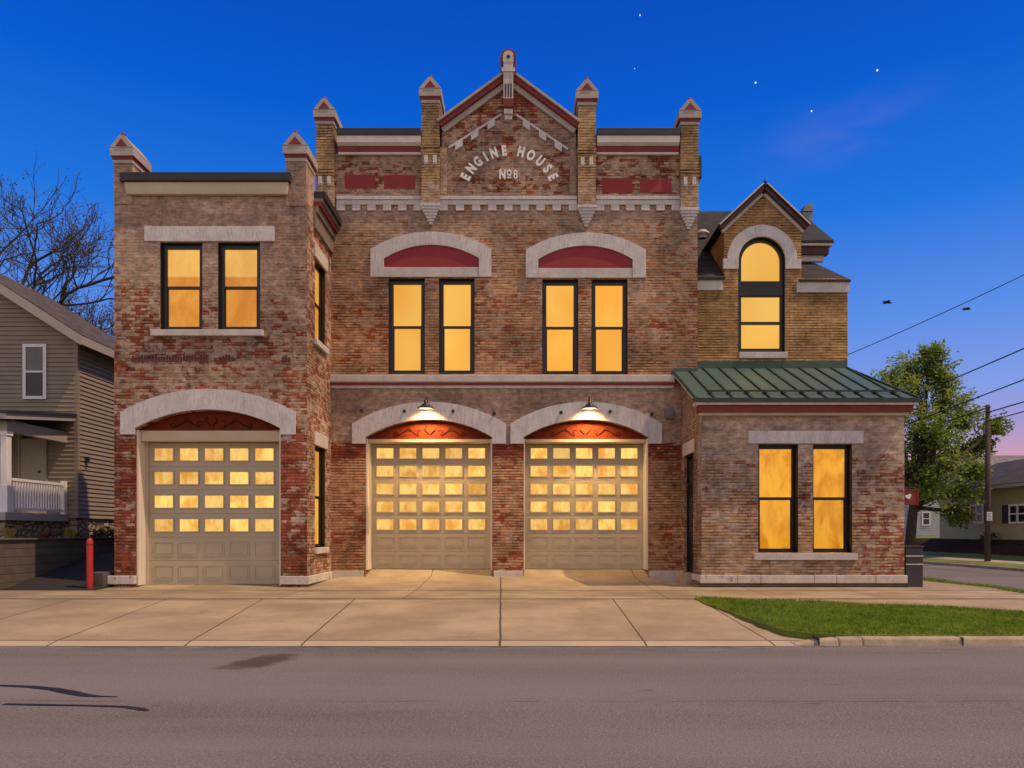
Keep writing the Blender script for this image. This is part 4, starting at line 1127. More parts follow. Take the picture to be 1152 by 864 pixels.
# eaves trim of the bay
MB().box(ex0 + .03, ex1 - .03, ey + .02, F - .0, BEAVE - .14, BEAVE - .051).build('eaves_trim', M['stone_plain'], ENG)
MB().box(ex0 + .12, ex1 - .12, ey + .10, F, BEAVE - .31, BEAVE - .142).build('red_band', M['red'], ENG)
MB().box(ex0 + .18, ex1 - .17, ey + .22, F, BEAVE - .375, BEAVE - .312).build('eaves_trim', M['white_trim'], ENG)
rk = MB()
for (x0, x1, d0, d1, nm, mm) in ((ex0 + .02, BX0, -.11, -.052, 'rake_trim', 'stone_plain'), (ex0 + .1, BX0, -.2, -.112, 'rake_red', 'red'), (ex0 + .16, BX0, -.27, -.202, 'rake_trim', 'white_trim')):
    m_ = MB(); y0_, y1_ = F + .002, C - .01
    m_.hexa([(x0, y0_, roofz(y0_) + d0), (x1, y0_, roofz(y0_) + d0), (x1, y1_, roofz(y1_) + d0), (x0, y1_, roofz(y1_) + d0),
             (x0, y0_, roofz(y0_) + d1), (x1, y0_, roofz(y0_) + d1), (x1, y1_, roofz(y1_) + d1), (x0, y1_, roofz(y1_) + d1)])
    m_.build(nm, M[mm], ENG)

# ---- rear wing with the arched window
RX1 = rX(953.5); dl, dr, dcx = 6.22, 8.57, 7.395
zb1 = rZ(313); gz = rZ(258); gap = (dcx, rZ(214))
wr, wcx = 26.4 * RW / FPX, rX(856.8); wz0, wzs = rZ(395.8), rZ(266.7) - 26.4 * RW / FPX
hole = [(wcx - wr, wz0), (wcx + wr, wz0)] + [(wcx + wr * math.cos(a), wzs + wr * math.sin(a)) for a in lin(0, math.pi, 20)]
outer = [(MBX, 3), (RX1, 3), (RX1, zb1), (dr, zb1), (dr, gz), gap, (dl, gz), (dl, zb1), (MBX, zb1)]
MB().prism([outer, hole], 'y', RW, RW + .4).build('rear_wall', M['brick_rear'], ENG)
MB().box(RX1 - .4, RX1, RW + .401, 34, -.5, zb1).box(dl, dl + .2, RW + .401, 25.5, zb1 - .1, gz).box(dr - .2, dr, RW + .401, 25.5, zb1 - .1, gz).build('block_wall', M['brick_rear'], ENG)
# stone arch of that window
Ro = 39.4 * RW / FPX; zi0, zi1 = rZ(303.3), rZ(291.7)
ou = [(wcx - Ro, wzs)] + [(wcx + Ro * math.cos(a), wzs + Ro * math.sin(a)) for a in lin(math.pi, 0, 24)][1:-1] + [(wcx + Ro, wzs), (wcx + Ro, zi1), (wcx + Ro + .12, zi1), (wcx + Ro + .12, zi0), (wcx + wr + .002, zi0), (wcx + wr + .002, wzs)]
inn = [(wcx + (wr + .002) * math.cos(a), wzs + (wr + .002) * math.sin(a)) for a in lin(0, math.pi, 24)][1:-1] + [(wcx - wr - .002, wzs), (wcx - wr - .002, zi0), (wcx - Ro - .12, zi0), (wcx - Ro - .12, zi1), (wcx - Ro, zi1)]
MB().prism(ou + inn, 'y', RW - .07, RW).build('window_arch', M['stone'], ENG, bevel=.01)
fwid = .125; ya = RW + .1
def archloop(r, z0): return [(wcx - r, z0), (wcx + r, z0)] + [(wcx + r * math.cos(a), wzs + r * math.sin(a)) for a in lin(0, math.pi, 24)]
zt0, zt1 = rZ(333), rZ(315); zm = rZ(362.5)
fr = MB()
fr.prism([archloop(wr - .002, wz0 + .002), archloop(wr - fwid, wz0 + fwid)], 'y', ya, ya + .09)
fr.box(wcx - wr + fwid, wcx + wr - fwid, ya + .002, ya + .08, zt0, zt1); fr.box(wcx - wr + fwid, wcx + wr - fwid, ya + .012, ya + .08, zm - .045, zm + .045)
fr.box(wcx - wr + .03, wcx + wr - .03, ya - .025, ya - .001, zt0 + .03, zt1 - .12)
fr.prism([archloop(wr - .001, wz0), archloop(wr - .025, wz0 + .001)], 'y', RW + .01, ya)
wo = fr.build('window', M['black'], ENG); wo['label'] = 'tall round-headed black window'
rin = wr - fwid + .01
MB().prism([(wcx - rin, zt1 - .01), (wcx + rin, zt1 - .01)] + [(wcx + rin * math.cos(a), wzs + rin * math.sin(a)) for a in lin(0, math.pi, 20)], 'y', ya + .05, ya + .06).build('pane', M['pane_arch'], wo)
MB().box(wcx - rin, wcx + rin, ya + .05, ya + .06, zm + .03, zt0 + .01).build('pane', M['pane_arch'], wo)
MB().box(wcx - rin, wcx + rin, ya + .055, ya + .065, wz0 + fwid - .01, zm - .03).build('pane', M['pane_arch'], wo)
MB().box(rX(831), rX(885), RW - .09, RW - .002, rZ(403.6), rZ(396.6)).build('sill', M['stone_plain'], ENG, bevel=.01)
MB().box(MBX, dl - .06, RW - .05, RW - .001, rZ(327), rZ(312.8)).build('stone_band', M['stone_plain'], ENG, bevel=.01)
MB().box(dr - .15, RX1 + .03, RW - .05, RW - .001, rZ(329.5), rZ(315)).build('stone_band', M['stone_plain'], ENG, bevel=.01)
# little gable over it
for s, ee in ((-1, (6.06, rZ(258.5))), (1, (8.70, rZ(258.5)))):
    tp = (dcx, rZ(212.5))
    rake(ee, tp, -.16, -.07, RW - .08, RW - .001, 'rake_trim', M['stone_plain'])
    rake(ee, tp, -.068, .05, RW - .2, RW - .001, 'rake_red', simple('gable_maroon', (.07, .02, .018), .6, .2))
    rake(ee, tp, .052, .10, RW - .26, RW + 3.6, 'gable_roof', M['shingle'])
    rake(ee, tp, .052, .098, RW - .275, RW - .262, 'rake_edge', M['stone_plain'])
MB().ball((dcx, RW - .2, rZ(208.5)), .06).tube([(dcx, RW - .2, rZ(213)), (dcx, RW - .2, rZ(209))], .03).build('finial', M['lamp_metal'], ENG, smooth=True)
# slate roofs of the rear wing
rz_e, rz_r, yr = zb1, rZ(0) * 0 + sz(240, 27.0), 27.0
ro = MB()
def slab(pts, t=.08):
    ro.add(pts + [(p[0], p[1], p[2] - t) for p in pts], [tuple(range(len(pts))), tuple(reversed(range(len(pts), 2 * len(pts))))] + [(i, (i + 1) % len(pts), (i + 1) % len(pts) + len(pts), i + len(pts)) for i in range(len(pts))])
sl = (rz_r - rz_e) / (yr - RW)
slab([(MBX, RW - .1, rz_e - .0), (dl - .005, RW - .1, rz_e), (dl - .005, yr, rz_e + sl * (yr - RW + .1)), (MBX, yr, rz_e + sl * (yr - RW + .1))])
slab([(dl, RW + .45, rz_e + sl * .55), (8.0, RW + .45, rz_e + sl * .55), (8.0, yr, rz_e + sl * (yr - RW + .1)), (dl, yr, rz_e + sl * (yr - RW + .1))])
ye = 24.0; ze = sz(275, ye); xe = sx(933, ye)
xr_end = sx(899, yr)
slab([(8.0, ye - .35, ze), (xe, ye - .35, ze), (xr_end, yr, rz_r + .08), (8.0, yr, rz_r + .08)])
slab([(xe, ye - .35, ze), (xe, 33, ze), (xr_end, yr + .4, rz_r + .08), (xr_end, yr, rz_r + .08)])
slab([(MBX, yr, rz_r + .08), (xr_end, yr, rz_r + .08), (xr_end, yr + .4, rz_r + .08), (9.9, 33, ze), (MBX, 33, ze)])
# lower lean-to roof in front of the upper wall
zl = sz(296, ye)
slab([(dr - .1, RW - .1, rZ(316)), (RX1 + .06, RW - .1, rZ(316)), (sx(917, ye), ye, zl), (dr - .1, ye, zl)], .05)
slab([(RX1 + .06, RW - .1, rZ(316)), (RX1 + .06, 33, rZ(316)), (sx(917, ye), 33, zl), (sx(917, ye), ye, zl)], .05)
ro.build('slate_roof', M['shingle'], ENG)
MB().box(8.0, RX1 - .25, ye, ye + .3, zl - .6, ze - .05).box(RX1 - .5, RX1 - .25, ye + .3, 33, zl - .6, ze - .05).build('block_wall', M['brick_rear'], ENG)
MB().box(8.0, xe - .03, ye - .33, ye, ze - .16, ze - .082).build('eaves_trim', M['stone_plain'], ENG)
MB().box(8.0, xe - .12, ye - .24, ye, ze - .42, ze - .162).build('cornice', simple('dark_maroon', (.06, .015, .013), .6, .2), ENG)
MB().box(8.0, xe - .25, ye - .14, ye, ze - .62, ze - .422).build('cornice_trim', M['stone_plain'], ENG)
vz = sz(243, 27.4)
vx = sx(907, 27.4)
MB().box(vx - .18, vx + .18, 27.25, 27.6, vz - .4, vz + .12).prism([(vx - .2, vz + .1), (vx + .2, vz + .1), (vx + .2, vz + .36), (vx - .1, vz + .36)], 'y', 27.2, 27.65).build('roof_vent', M['metal_grey'], ENG)
mv = MB(); yv = 24.6; xv = sx(790, yv); zv = rz_e + sl * (yv - RW + .1)
mv.lathe([(.17, .0), (.17, .12), (.24, .13), (.23, .2), (.15, .27), (.001, .29)], (xv, yv, zv - .05), 16); mv.build('roof_vent', M['white_trim'], ENG, smooth=True)

# ================================================================== THINGS ON AND AROUND THE BUILDING
def lamp(xp, label):
    x, y, z = cX(xp), C - .42, sz(459.5, C - .42)
    root = thing('wall_lamp', (x, C, z), label, 'wall lamp', 'barn lamps over the garage arches')
    a = MB(); a.tube([(x, C - .001, z + .12), (x, C - .1, z + .28), (x, C - .26, z + .36), (x, y + .02, z + .33), (x, y, z + .24)], .018, 8)
    a.tube([(x, C - .03, z + .12), (x, C - .001, z + .12)], .06, 12); a.build('arm', M['lamp_metal'], root, smooth=True)
    s = MB(); s.lathe([(.012, .36), (.02, .26), (.045, .24), (.055, .15), (.1, .13), (.13, .09), (.135, .07), (.2, .05), (.255, .0), (.262, -.02), (.25, -.02), (.19, .03), (.11, .06), (.02, .08)], (x, y, z), 28)
    s.build('shade', M['lamp_metal'], root, smooth=True)
    g = MB(); g.lathe([(.001, .0), (.16, .004), (.2, .012)], (x, y, z), 24); g.build('diffuser', M['lamp_glow'], root, smooth=True)
    L = bpy.data.lights.new('lamp_light', 'SPOT'); L.energy = 580; L.color = (1.0, .58, .20); L.spot_size = R(128); L.spot_blend = 1.0; L.shadow_soft_size = .12
    lo = bpy.data.objects.new('lamp_light', L); COL.objects.link(lo); lo.location = (x, y, z - .04); lo.rotation_euler = (R(33), 0, 0); lo.parent = root; lo.matrix_parent_inverse = Matrix.Translation(-Vector(root['_w']))
    return root
lamp(481, 'dark metal barn lamp glowing over the middle garage arch, nearer the side wing')
lamp(662, 'dark metal barn lamp glowing over the garage arch nearest the green roofed bay')

o = MB().box(cX(747.5), cX(757.5), C - .2, C - .001, cZ(471.5), cZ(461.5)).box(cX(749), cX(756), C - .23, C - .2, cZ(470), cZ(463)).build('junction_box', M['conduit'], bevel=.01)
tag(o, 'small grey metal box fixed to the wall between garage arch and green roof', 'wall box')

bx_, by_ = sx(101, 18.6), 18.6
b = thing('bollard', (bx_, by_, -.33), 'red round topped steel bollard standing beside the side drive', 'bollard')
m_ = MB(); m_.lathe([(.08, 0), (.08, 1.23), (.074, 1.27), (.052, 1.315), (.026, 1.335), (.001, 1.34)], (bx_, by_, -.34), 20); m_.build('post', M['bollard'], b, smooth=True)
m_ = MB(); m_.lathe([(.081, 1.15), (.086, 1.16), (.086, 1.185), (.081, 1.195)], (bx_, by_, -.34), 20); m_.build('collar', M['sign_red'], b, smooth=True)

# cabinet beside the bay
cb = thing('utility_cabinet', (10.53, 19.2, -.34), 'dark grey metal cabinet with two pale bands beside the low bay', 'cabinet')
cx0, cx1, cy0 = fX(1019.5), fX(1039), F + .02
MB().box(cx0, cx1, cy0, cy0 + .55, -.36, fZ(614.5) - .03).build('body', M['cabinet'], cb, bevel=.015)
MB().box(cx0 - .02, cx1 + .02, cy0 - .03, cy0 + .58, fZ(614.5) - .028, fZ(614.5) + .01).build('lid', M['cabinet'], cb, bevel=.01)
for yy in (625.5, 634.8): MB().box(cx0 + .0, cx1 - .0, cy0 - .012, cy0 - .001, fZ(yy) - .015, fZ(yy) + .012).build('band', M['silver'], cb)

# hanging red sign
hs = thing('hanging_sign', (10.5, F + .25, sz(568, F)), 'dark red projecting sign with a white heart on the corner of the bay', 'sign')
hx0, hx1 = fX(1017.5) + .02, fX(1037)
MB().box(hx0, hx1, F + .16, F + .30, fZ(567.5), fZ(549.5)).build('board', M['sign_red'], hs, bevel=.008)
fr = MB()
for a in ((hx0, hx1, fZ(549.5) - .035, fZ(549.5) - .0), (hx0, hx1, fZ(567.5), fZ(567.5) + .035), (hx0, hx0 + .035, fZ(567.5) + .036, fZ(549.5) - .036), (hx1 - .035, hx1, fZ(567.5) + .036, fZ(549.5) - .036)):
    fr.box(a[0], a[1], F + .145, F + .159, a[2], a[3])
fr.build('frame', M['red'], hs)
hc, hz_ = fX(1025.6), fZ(558.3); hp = []
for i in range(40):
    t = 2 * math.pi * i / 40; px_ = 16 * math.sin(t) ** 3; pz_ = 13 * math.cos(t) - 5 * math.cos(2 * t) - 2 * math.cos(3 * t) - math.cos(4 * t)
    a = R(18); hp.append((hc + .0052 * (px_ * math.cos(a) - pz_ * math.sin(a)), hz_ + .0052 * (px_ * math.sin(a) + pz_ * math.cos(a))))
MB().prism(hp, 'y', F + .15, F + .159).build('emblem', M['white'], hs)
MB().tube([(BX1, F + .23, fZ(548)), (hx1 - .05, F + .23, fZ(548))], .018, 8).tube([(BX1, F + .23, fZ(535)), (hx1 - .15, F + .23, fZ(547))], .012, 8).build('bracket', M['lamp_metal'], hs)

# ================================================================== TREES
def leaf_quads(mb, p, rnd, size, n, spread):
    for _ in range(n):
        c = Vector(p) + Vector((rnd.gauss(0, spread), rnd.gauss(0, spread), rnd.gauss(0, spread * .8)))
        a = Vector((rnd.uniform(-1, 1), rnd.uniform(-1, 1), rnd.uniform(-.6, .6))).normalized()
        b = a.cross(Vector((rnd.uniform(-1, 1), rnd.uniform(-1, 1), rnd.uniform(-1, 1)))).normalized()
        s = size * rnd.uniform(.6, 1.3); i = len(mb.v)
        mb.v += [tuple(c - a * s), tuple(c + b * s * .5), tuple(c + a * s), tuple(c - b * s * .5)]; mb.f.append((i, i + 1, i + 2, i + 3))


def curve_pts(a, b, rnd, n=6, wob=.12, lift=0.0):
    a, b = Vector(a), Vector(b); L = (b - a).length; out = []
    ph = [rnd.uniform(-1, 1) for _ in range(6)]
    for i in range(n + 1):
        t = i / n; e = math.sin(math.pi * t) * L * wob
        out.append(a.lerp(b, t) + Vector((ph[0] * e + ph[3] * e * .5 * math.sin(6.28 * t), ph[1] * e + ph[4] * e * .5 * math.sin(6.28 * t), ph[2] * e * .6 + lift * math.sin(math.pi * t) * L)))
    return out


def leafy_tree(base, blobs, trunk_top, label, seed, leaf=.072, per=70, group=None, tr=.19, twigs=34):
    """blobs: centre, radius of each bough's foliage"""
    rnd = random.Random(seed); root = thing('tree', base, label, 'tree', group)
    tk = MB(); cr = MB(); bt = Vector(base); tt_ = Vector(trunk_top)
    pts = curve_pts(bt - Vector((0, 0, .1)), tt_, rnd, 8, .03)
    tk.tube(pts, [tr * (1.25 if i == 0 else 1 - .35 * i / 8) for i in range(9)], 10)
    for c, r in blobs:
        c = Vector(c); st_ = pts[rnd.choice((5, 6, 7, 8))]
        lim = curve_pts(st_, c, rnd, 7, .09, .05)
        tk.tube(lim, [tr * .5 * (1 - .8 * i / 7) + .012 for i in range(8)], 7)
        for k in range(twigs):
            d = Vector((rnd.gauss(0, 1), rnd.gauss(0, 1), rnd.gauss(0, .85))).normalized(); e = c + d * r * rnd.uniform(.45, 1.08)
            s0 = lim[rnd.choice((4, 5, 6, 7))]
            tw = curve_pts(s0, e, rnd, 4, .12, .04)
            tk.tube(tw, [.022, .017, .012, .008, .004], 4, False)
            for q in tw[2:]:
                leaf_quads(cr, q, rnd, leaf, per // 7, r * .15)
            leaf_quads(cr, e, rnd, leaf, per // 3, r * .2)
    tk.build('trunk', M['trunk'], root, smooth=True, recalc=False); cr.build('crown', M['leaf'], root, recalc=False)
    return root


TY = 40.0
TK = 40.0 / 23.3
def tp(x, y, dy=0.0): return (sx(x, TY + dy * 1.7), TY + dy * 1.7, sz(y, TY + dy * 1.7))
blobs = [(tp(1044, 416, .3), .78), (tp(1012, 437, -.3), .72), (tp(1072, 452, -.5), .72), (tp(1036, 462, -.8), .85), (tp(1086, 470, .4), .6), (tp(1036, 500, .6), .95), (tp(1080, 508, .9), .72), (tp(1063, 522, -.9), .85),
         (tp(1122, 480, .2), .42), (tp(1106, 500, .5), .42), (tp(1020, 415, .2), .6), (tp(1064, 425, -.2), .55), (tp(1060, 485, -1.0), .7), (tp(1100, 530, -.4), .4), (tp(1048, 552, -.5), .75), (tp(1086, 556, -.2), .66), (tp(1078, 580, .2), .5), (tp(1000, 470, .8), .8), (tp(1005, 520, .2), .9), (tp(1028, 545, .9), .6), (tp(998, 430, .5), .5), (tp(1046, 398, 0), .42)]
leafy_tree((sx(1023, TY), TY, -.36), [(c, q * TK * .94) for c, q in blobs], tp(1030, 535), 'leafy green street tree across the cross street, beside the utility pole', 4, per=40, leaf=.108, tr=.30, twigs=38)

# bare spring trees behind the tan house
def bare_tree(base, lean, height, label, seed, limbs):
    rnd = random.Random(seed); root = thing('tree', base, label, 'tree', 'bare spring trees behind the tan house')
    tk = MB(); tw = MB(); bd = MB()
    def grow(p, d, L, r, depth):
        n = 5; pts = [p]; dd = d.copy()
        for i in range(n):
            dd = (dd + Vector((rnd.gauss(0, .17), rnd.gauss(0, .17), rnd.gauss(0, .12) + .05))).normalized()
            pts.append(pts[-1] + dd * L / n)
        (tk if r > .05 else tw).tube(pts, [r * (1 - .45 * i / n) for i in range(n + 1)], 6 if r > .05 else 4, False)
        if depth == 0 or L < .5:
            for q in pts[2:]:
                if rnd.random() < .45: leaf_quads(bd, q, rnd, .055, 2, .12)
            return
        for k in range(rnd.choice((3, 3, 4))):
            i = rnd.choice((2, 3, 4, 5)) if k else 5
            ax = Vector((rnd.gauss(0, 1), rnd.gauss(0, 1), rnd.gauss(0, .7))).normalized()
            nd = (dd + ax * rnd.uniform(.45, .95)).normalized()
            grow(pts[i], nd, L * rnd.uniform(.58, .8), max(.011, r * (.62 if k == 0 else .5)), depth - 1)
    b = Vector(base); t = b + Vector(lean)
    pts = curve_pts(b, t, rnd, 6, .04); tk.tube(pts, [.42 - .025 * i for i in range(7)], 10)
    for d, L in limbs: grow(pts[rnd.choice((4, 5, 6))], Vector(d).normalized(), L, .19, 5)
    tk.build('trunk', M['bare_bark'], root, smooth=True, recalc=False); tw.build('twigs', M['bare_bark'], root, recalc=False); bd.build('buds', M['bud'], root, recalc=False)
    return root
bare_tree((-25.2, 34, .5), (.4, 0, 7.0), height=14, label='bare spring tree with long ascending limbs behind the tan house roof', seed=12,
          limbs=[((.35, 0, 1), 4.9), ((.9, .1, .75), 4.8), ((-.1, .1, 1), 5.2), ((.7, -.4, .5), 3.8), ((.1, .5, 1), 3.6)])
bare_tree((-21.0, 38, .5), (.3, 0, 6.6), height=11, label='smaller bare spring tree tucked against the brick wing', seed=29,
          limbs=[((.2, 0, 1), 3.8), ((.85, .1, .7), 3.3), ((-.8, .1, .8), 3.6), ((.5, -.4, .6), 3.0), ((-.2, .3, 1), 3.6)])

# ================================================================== HOUSES
def siding(mb, u0, u1, z0, z1, w, axis, face, prof=None, hb=.15):
    """lap siding as overlapping tilted boards; face: +1 / -1 outward direction; prof(z) -> (u0,u1)"""
    z = z0
    while z < z1 - .01:
        zt2 = min(z + hb, z1)
        a0, a1 = prof(z) if prof else (u0, u1); b0, b1 = prof(zt2) if prof else (u0, u1)
        if b1 - b0 > .02:
            o_, i_ = w + face * .042, w + face * .006
            if axis == 'y': vs = [(a0, o_, z), (a1, o_, z), (b1, i_, zt2), (b0, i_, zt2), (a0, w, z), (a1, w, z)]
            else: vs = [(o_, a0, z), (o_, a1, z), (i_, b1, zt2), (i_, b0, zt2), (w, a0, z), (w, a1, z)]
            mb.add(vs, [(0, 1, 2, 3), (0, 4, 5, 1)])
        z = zt2
    return mb


# tan house on the left
HY_, HX1, HX0 = 24.0, -14.93, -23.6
H = thing('house', ((HX0 + HX1) / 2, HY_ + 5, .93), 'tan clapboard house with a white railed porch beside the brick wing', 'house')
zf0, zev, zpk = 1.62, sz(378, HY_), sz(378, HY_) + 4.335 * .64
hmid = (HX0 + HX1) / 2
def gprof(z):
    if z <= zev: return (HX0, HX1)
    k = (z - zev) / (zpk - zev); return (HX0 + (hmid - HX0) * k, HX1 - (HX1 - hmid) * k)
wm = MB(); siding(wm, HX0, HX1, zf0, zpk - .02, HY_, 'y', -1, gprof); siding(wm, HY_, 29, zf0, zev, HX1, 'x', 1)
wm.prism([(HX0, zf0), (HX1, zf0), (HX1, zev), (hmid, zpk), (HX0, zev)], 'y', HY_ + .001, HY_ + .2).box(HX1 - .2, HX1 - .001, HY_ + .2, 29, zf0, zev).box(HX0, HX1 - .2, 28.8, 29, zf0, zev).box(HX0, HX0 + .2, HY_ + .2, 28.8, zf0, zev)
wm.build('wall', M['siding_tan'], H, recalc=False)
MB().box(HX1 - .1, HX1 + .035, HY_ - .035, HY_ - .0, zf0, zev - .05).box(HX1 + .0, HX1 + .035, HY_, HY_ + .1, zf0, zev - .05).build('corner_board', M['siding_tan'], H)
fm = MB(); fm.box(HX0 + .05, HX1 - .04, HY_ + .05, 29, .6, zf0).build('foundation', M['rubble'], H)
rr = MB(); ov = .42; pit = (zpk - zev) / (HX1 - hmid)
for s in (-1, 1):
    xe_ = hmid + s * (HX1 - hmid + ov); ze_ = zev - pit * ov
    rr.hexa([(hmid, HY_ - .5, zpk + .06), (xe_, HY_ - .5, ze_ + .06), (xe_, 29.4, ze_ + .06), (hmid, 29.4, zpk + .06), (hmid, HY_ - .5, zpk + .2), (xe_, HY_ - .5, ze_ + .2), (xe_, 29.4, ze_ + .2), (hmid, 29.4, zpk + .2)])
ro_ = rr.build('roof', M['shingle_brown'], H)
rb = MB()
for s in (-1, 1):
    xe_ = hmid + s * (HX1 - hmid + ov); ze_ = zev - pit * ov
    rb.hexa([(hmid, HY_ - .53, zpk - .16), (xe_, HY_ - .53, ze_ - .16), (xe_, HY_ - .5, ze_ - .16), (hmid, HY_ - .5, zpk - .16), (hmid, HY_ - .53, zpk + .16), (xe_, HY_ - .53, ze_ + .16), (xe_, HY_ - .5, ze_ + .16), (hmid, HY_ - .5, zpk + .16)])
    rb.hexa([(xe_ - .02, HY_ - .5, ze_ - .14), (xe_ + .03, HY_ - .5, ze_ - .14), (xe_ + .03, 29.4, ze_ - .14), (xe_ - .02, 29.4, ze_ - .14), (xe_ - .02, HY_ - .5, ze_ + .14), (xe_ + .03, HY_ - .5, ze_ + .14), (xe_ + .03, 29.4, ze_ + .14), (xe_ - .02, 29.4, ze_ + .14)])
    rb.hexa([(hmid, HY_ - .5, zpk - .1), (xe_, HY_ - .5, ze_ - .1), (xe_, HY_, ze_ - .1), (hmid, HY_, zpk - .1), (hmid, HY_ - .5, zpk + .05), (xe_, HY_ - .5, ze_ + .05), (xe_, HY_, ze_ + .05), (hmid, HY_, zpk + .05)])
rb.build('trim', M['house_trim'], ro_)
hX = lambda x: sx(x, HY_)
hZ = lambda y: sz(y, HY_)
def house_window(parent, x0, x1, z0, z1, y, glass, axis='y', face=-1, tw=.1, fm_=None):
    def bx(m, u0, u1, d0, d1, v0, v1):
        lo, hi = y + face * d1, y + face * d0
        if axis == 'y': m.box(u0, u1, min(lo, hi), max(lo, hi), v0, v1)
        else: m.box(min(lo, hi), max(lo, hi), u0, u1, v0, v1)
    m = MB(); t = tw
    bx(m, x0 - t, x0, 0, .06, z0 - t, z1 + t); bx(m, x1, x1 + t, 0, .06, z0 - t, z1 + t); bx(m, x0, x1, 0, .06, z1, z1 + t); bx(m, x0, x1, 0, .075, z0 - t, z0)
    zm_ = (z0 + z1) / 2; bx(m, x0, x1, .0, .05, zm_ - .03, zm_ + .03)
    w = m.build('window', fm_ or M['house_trim'], parent)
    p = MB(); bx(p, x0, x1, .0, .035, zm_ + .03, z1); p.build('pane', glass[0], w)
    p = MB(); bx(p, x0, x1, .0, .032, z0, zm_ - .03); p.build('pane', glass[1], w)
house_window(H, hX(30.5), hX(50), hZ(446), hZ(391), HY_ - .02, (M['glass_shade'], M['dark_glass']), fm_=M['rail_white'])
# door in the porch
dr_ = MB(); dr_.box(hX(24), hX(50), HY_ - .055, HY_ - .015, hZ(578), hZ(494)).box(hX(22), hX(24) - .002, HY_ - .09, HY_ - .01, hZ(578), hZ(478)).box(hX(50) + .002, hX(54), HY_ - .09, HY_ - .01, hZ(578), hZ(478)).box(hX(24), hX(50), HY_ - .09, HY_ - .01, hZ(481), hZ(478))
dd = dr_.build('door', M['door_beige'], H)
MB().box(hX(26), hX(50) - .02, HY_ - .05, HY_ - .02, hZ(493), hZ(481.5)).build('transom', M['dark_glass'], dd)
MB().ball((hX(46), HY_ - .1, hZ(531)), .04).build('handle', M['lamp_metal'], dd)
# porch: floor, column, rail on its right side, sloping roof
PX, PY = -15.25, 21.15; pz = 1.74
MB().box(-22.5, PX + .06, PY - .15, HY_ - .03, pz - .24, pz).build('porch_floor', M['house_trim'], H, bevel=.01)
MB().box(-22.4, PX - .06, PY, HY_ - .03, .6, pz - .245).build('porch_foundation', M['rubble'], H)
MB().box(PX - .2, PX + .0, PY, PY + .2, pz + .8, 4.15).box(PX - .24, PX + .04, PY - .04, PY + .24, pz, pz + .8).box(PX - .23, PX + .03, PY - .03, PY + .23, 4.02, 4.15).build('porch_column', M['rail_white'], H, bevel=.01)
rl = MB(); rl.box(PX - .10, PX - .02, PY + .26, HY_ - .1, pz + .96, pz + 1.04).box(PX - .1, PX - .02, PY + .26, HY_ - .1, pz + .09, pz + .16)
y = PY + .34
while y < HY_ - .28: rl.box(PX - .08, PX - .04, y, y + .045, pz + .16, pz + .96); y += .125
rl.box(PX - .13, PX + .01, HY_ - .2, HY_ - .05, pz, pz + 1.12)
rl.build('porch_railing', M['rail_white'], H)
pr = MB(); e0, e1 = PY - .45, HY_ - .03; zr0, zr1 = 4.62, 5.05; rx = PX + .32
pr.hexa([(-23, e0, zr0), (rx, e0, zr0), (rx, e1, zr1), (-23, e1, zr1), (-23, e0, zr0 + .08), (rx, e0, zr0 + .08), (rx, e1, zr1 + .08), (-23, e1, zr1 + .08)])
pr.build('porch_roof', M['roof_dark'], H)
pr = MB(); pr.hexa([(rx - .14, e0 + .04, zr0 - .17), (rx - .05, e0 + .04, zr0 - .17), (rx - .05, e1, zr1 - .17), (rx - .14, e1, zr1 - .17), (rx - .14, e0 + .04, zr0), (rx - .05, e0 + .04, zr0), (rx - .05, e1, zr1), (rx - .14, e1, zr1)])
pr.box(-23, rx - .14, e0 + .04, e0 + .12, zr0 - .17, zr0).box(-22.8, PX, PY, PY + .2, 4.15, 4.45).box(PX - .2, PX, PY + .2, e1, 4.15, 4.5).box(-22.8, PX - .2, PY + .2, e1, 4.45, 4.5)
pr.build('porch_beam', M['house_trim'], H)
MB().box(HX1 + .03, HX1 + .16, 24.35, 24.42, sz(521, 24.4), sz(514, 24.4)).ball((HX1 + .12, 24.42, sz(516, 24.4)), .06).build('hose_bib', M['lamp_metal'], H)

# plants along the porch
def tuft(x, y, z, mat_, n, h, seed, name, label, cat, group=None):
    rnd = random.Random(seed); mb = MB()
    for _ in range(n):
        a = rnd.uniform(0, 6.28); l_ = rnd.uniform(.5, 1) * h; s = rnd.uniform(.1, .5) * h; w_ = rnd.uniform(.008, .016)
        bx2, by2 = x + rnd.gauss(0, .06), y + rnd.gauss(0, .06); i = len(mb.v)
        mb.v += [(bx2 - w_, by2, z), (bx2 + w_, by2, z), (bx2 + math.cos(a) * s * .5 + w_, by2 + math.sin(a) * s * .5, z + l_ * .7), (bx2 + math.cos(a) * s, by2 + math.sin(a) * s, z + l_ * .95)]
        mb.f.append((i, i + 1, i + 2, i + 3))
    return tag(mb.build(name, mat_, recalc=False), label, cat, group)
tuft(-14.6, 20.3, .93, M['flower_yellow'], 90, .42, 1, 'ornamental_grass', 'yellow green grass tuft at the near end of the porch foundation', 'plant', 'grass tufts by the porch')
tuft(-14.55, 23.0, .93, M['flower_yellow'], 80, .4, 2, 'ornamental_grass', 'yellow green grass tuft beside the house corner, past the red flowers', 'plant', 'grass tufts by the porch')
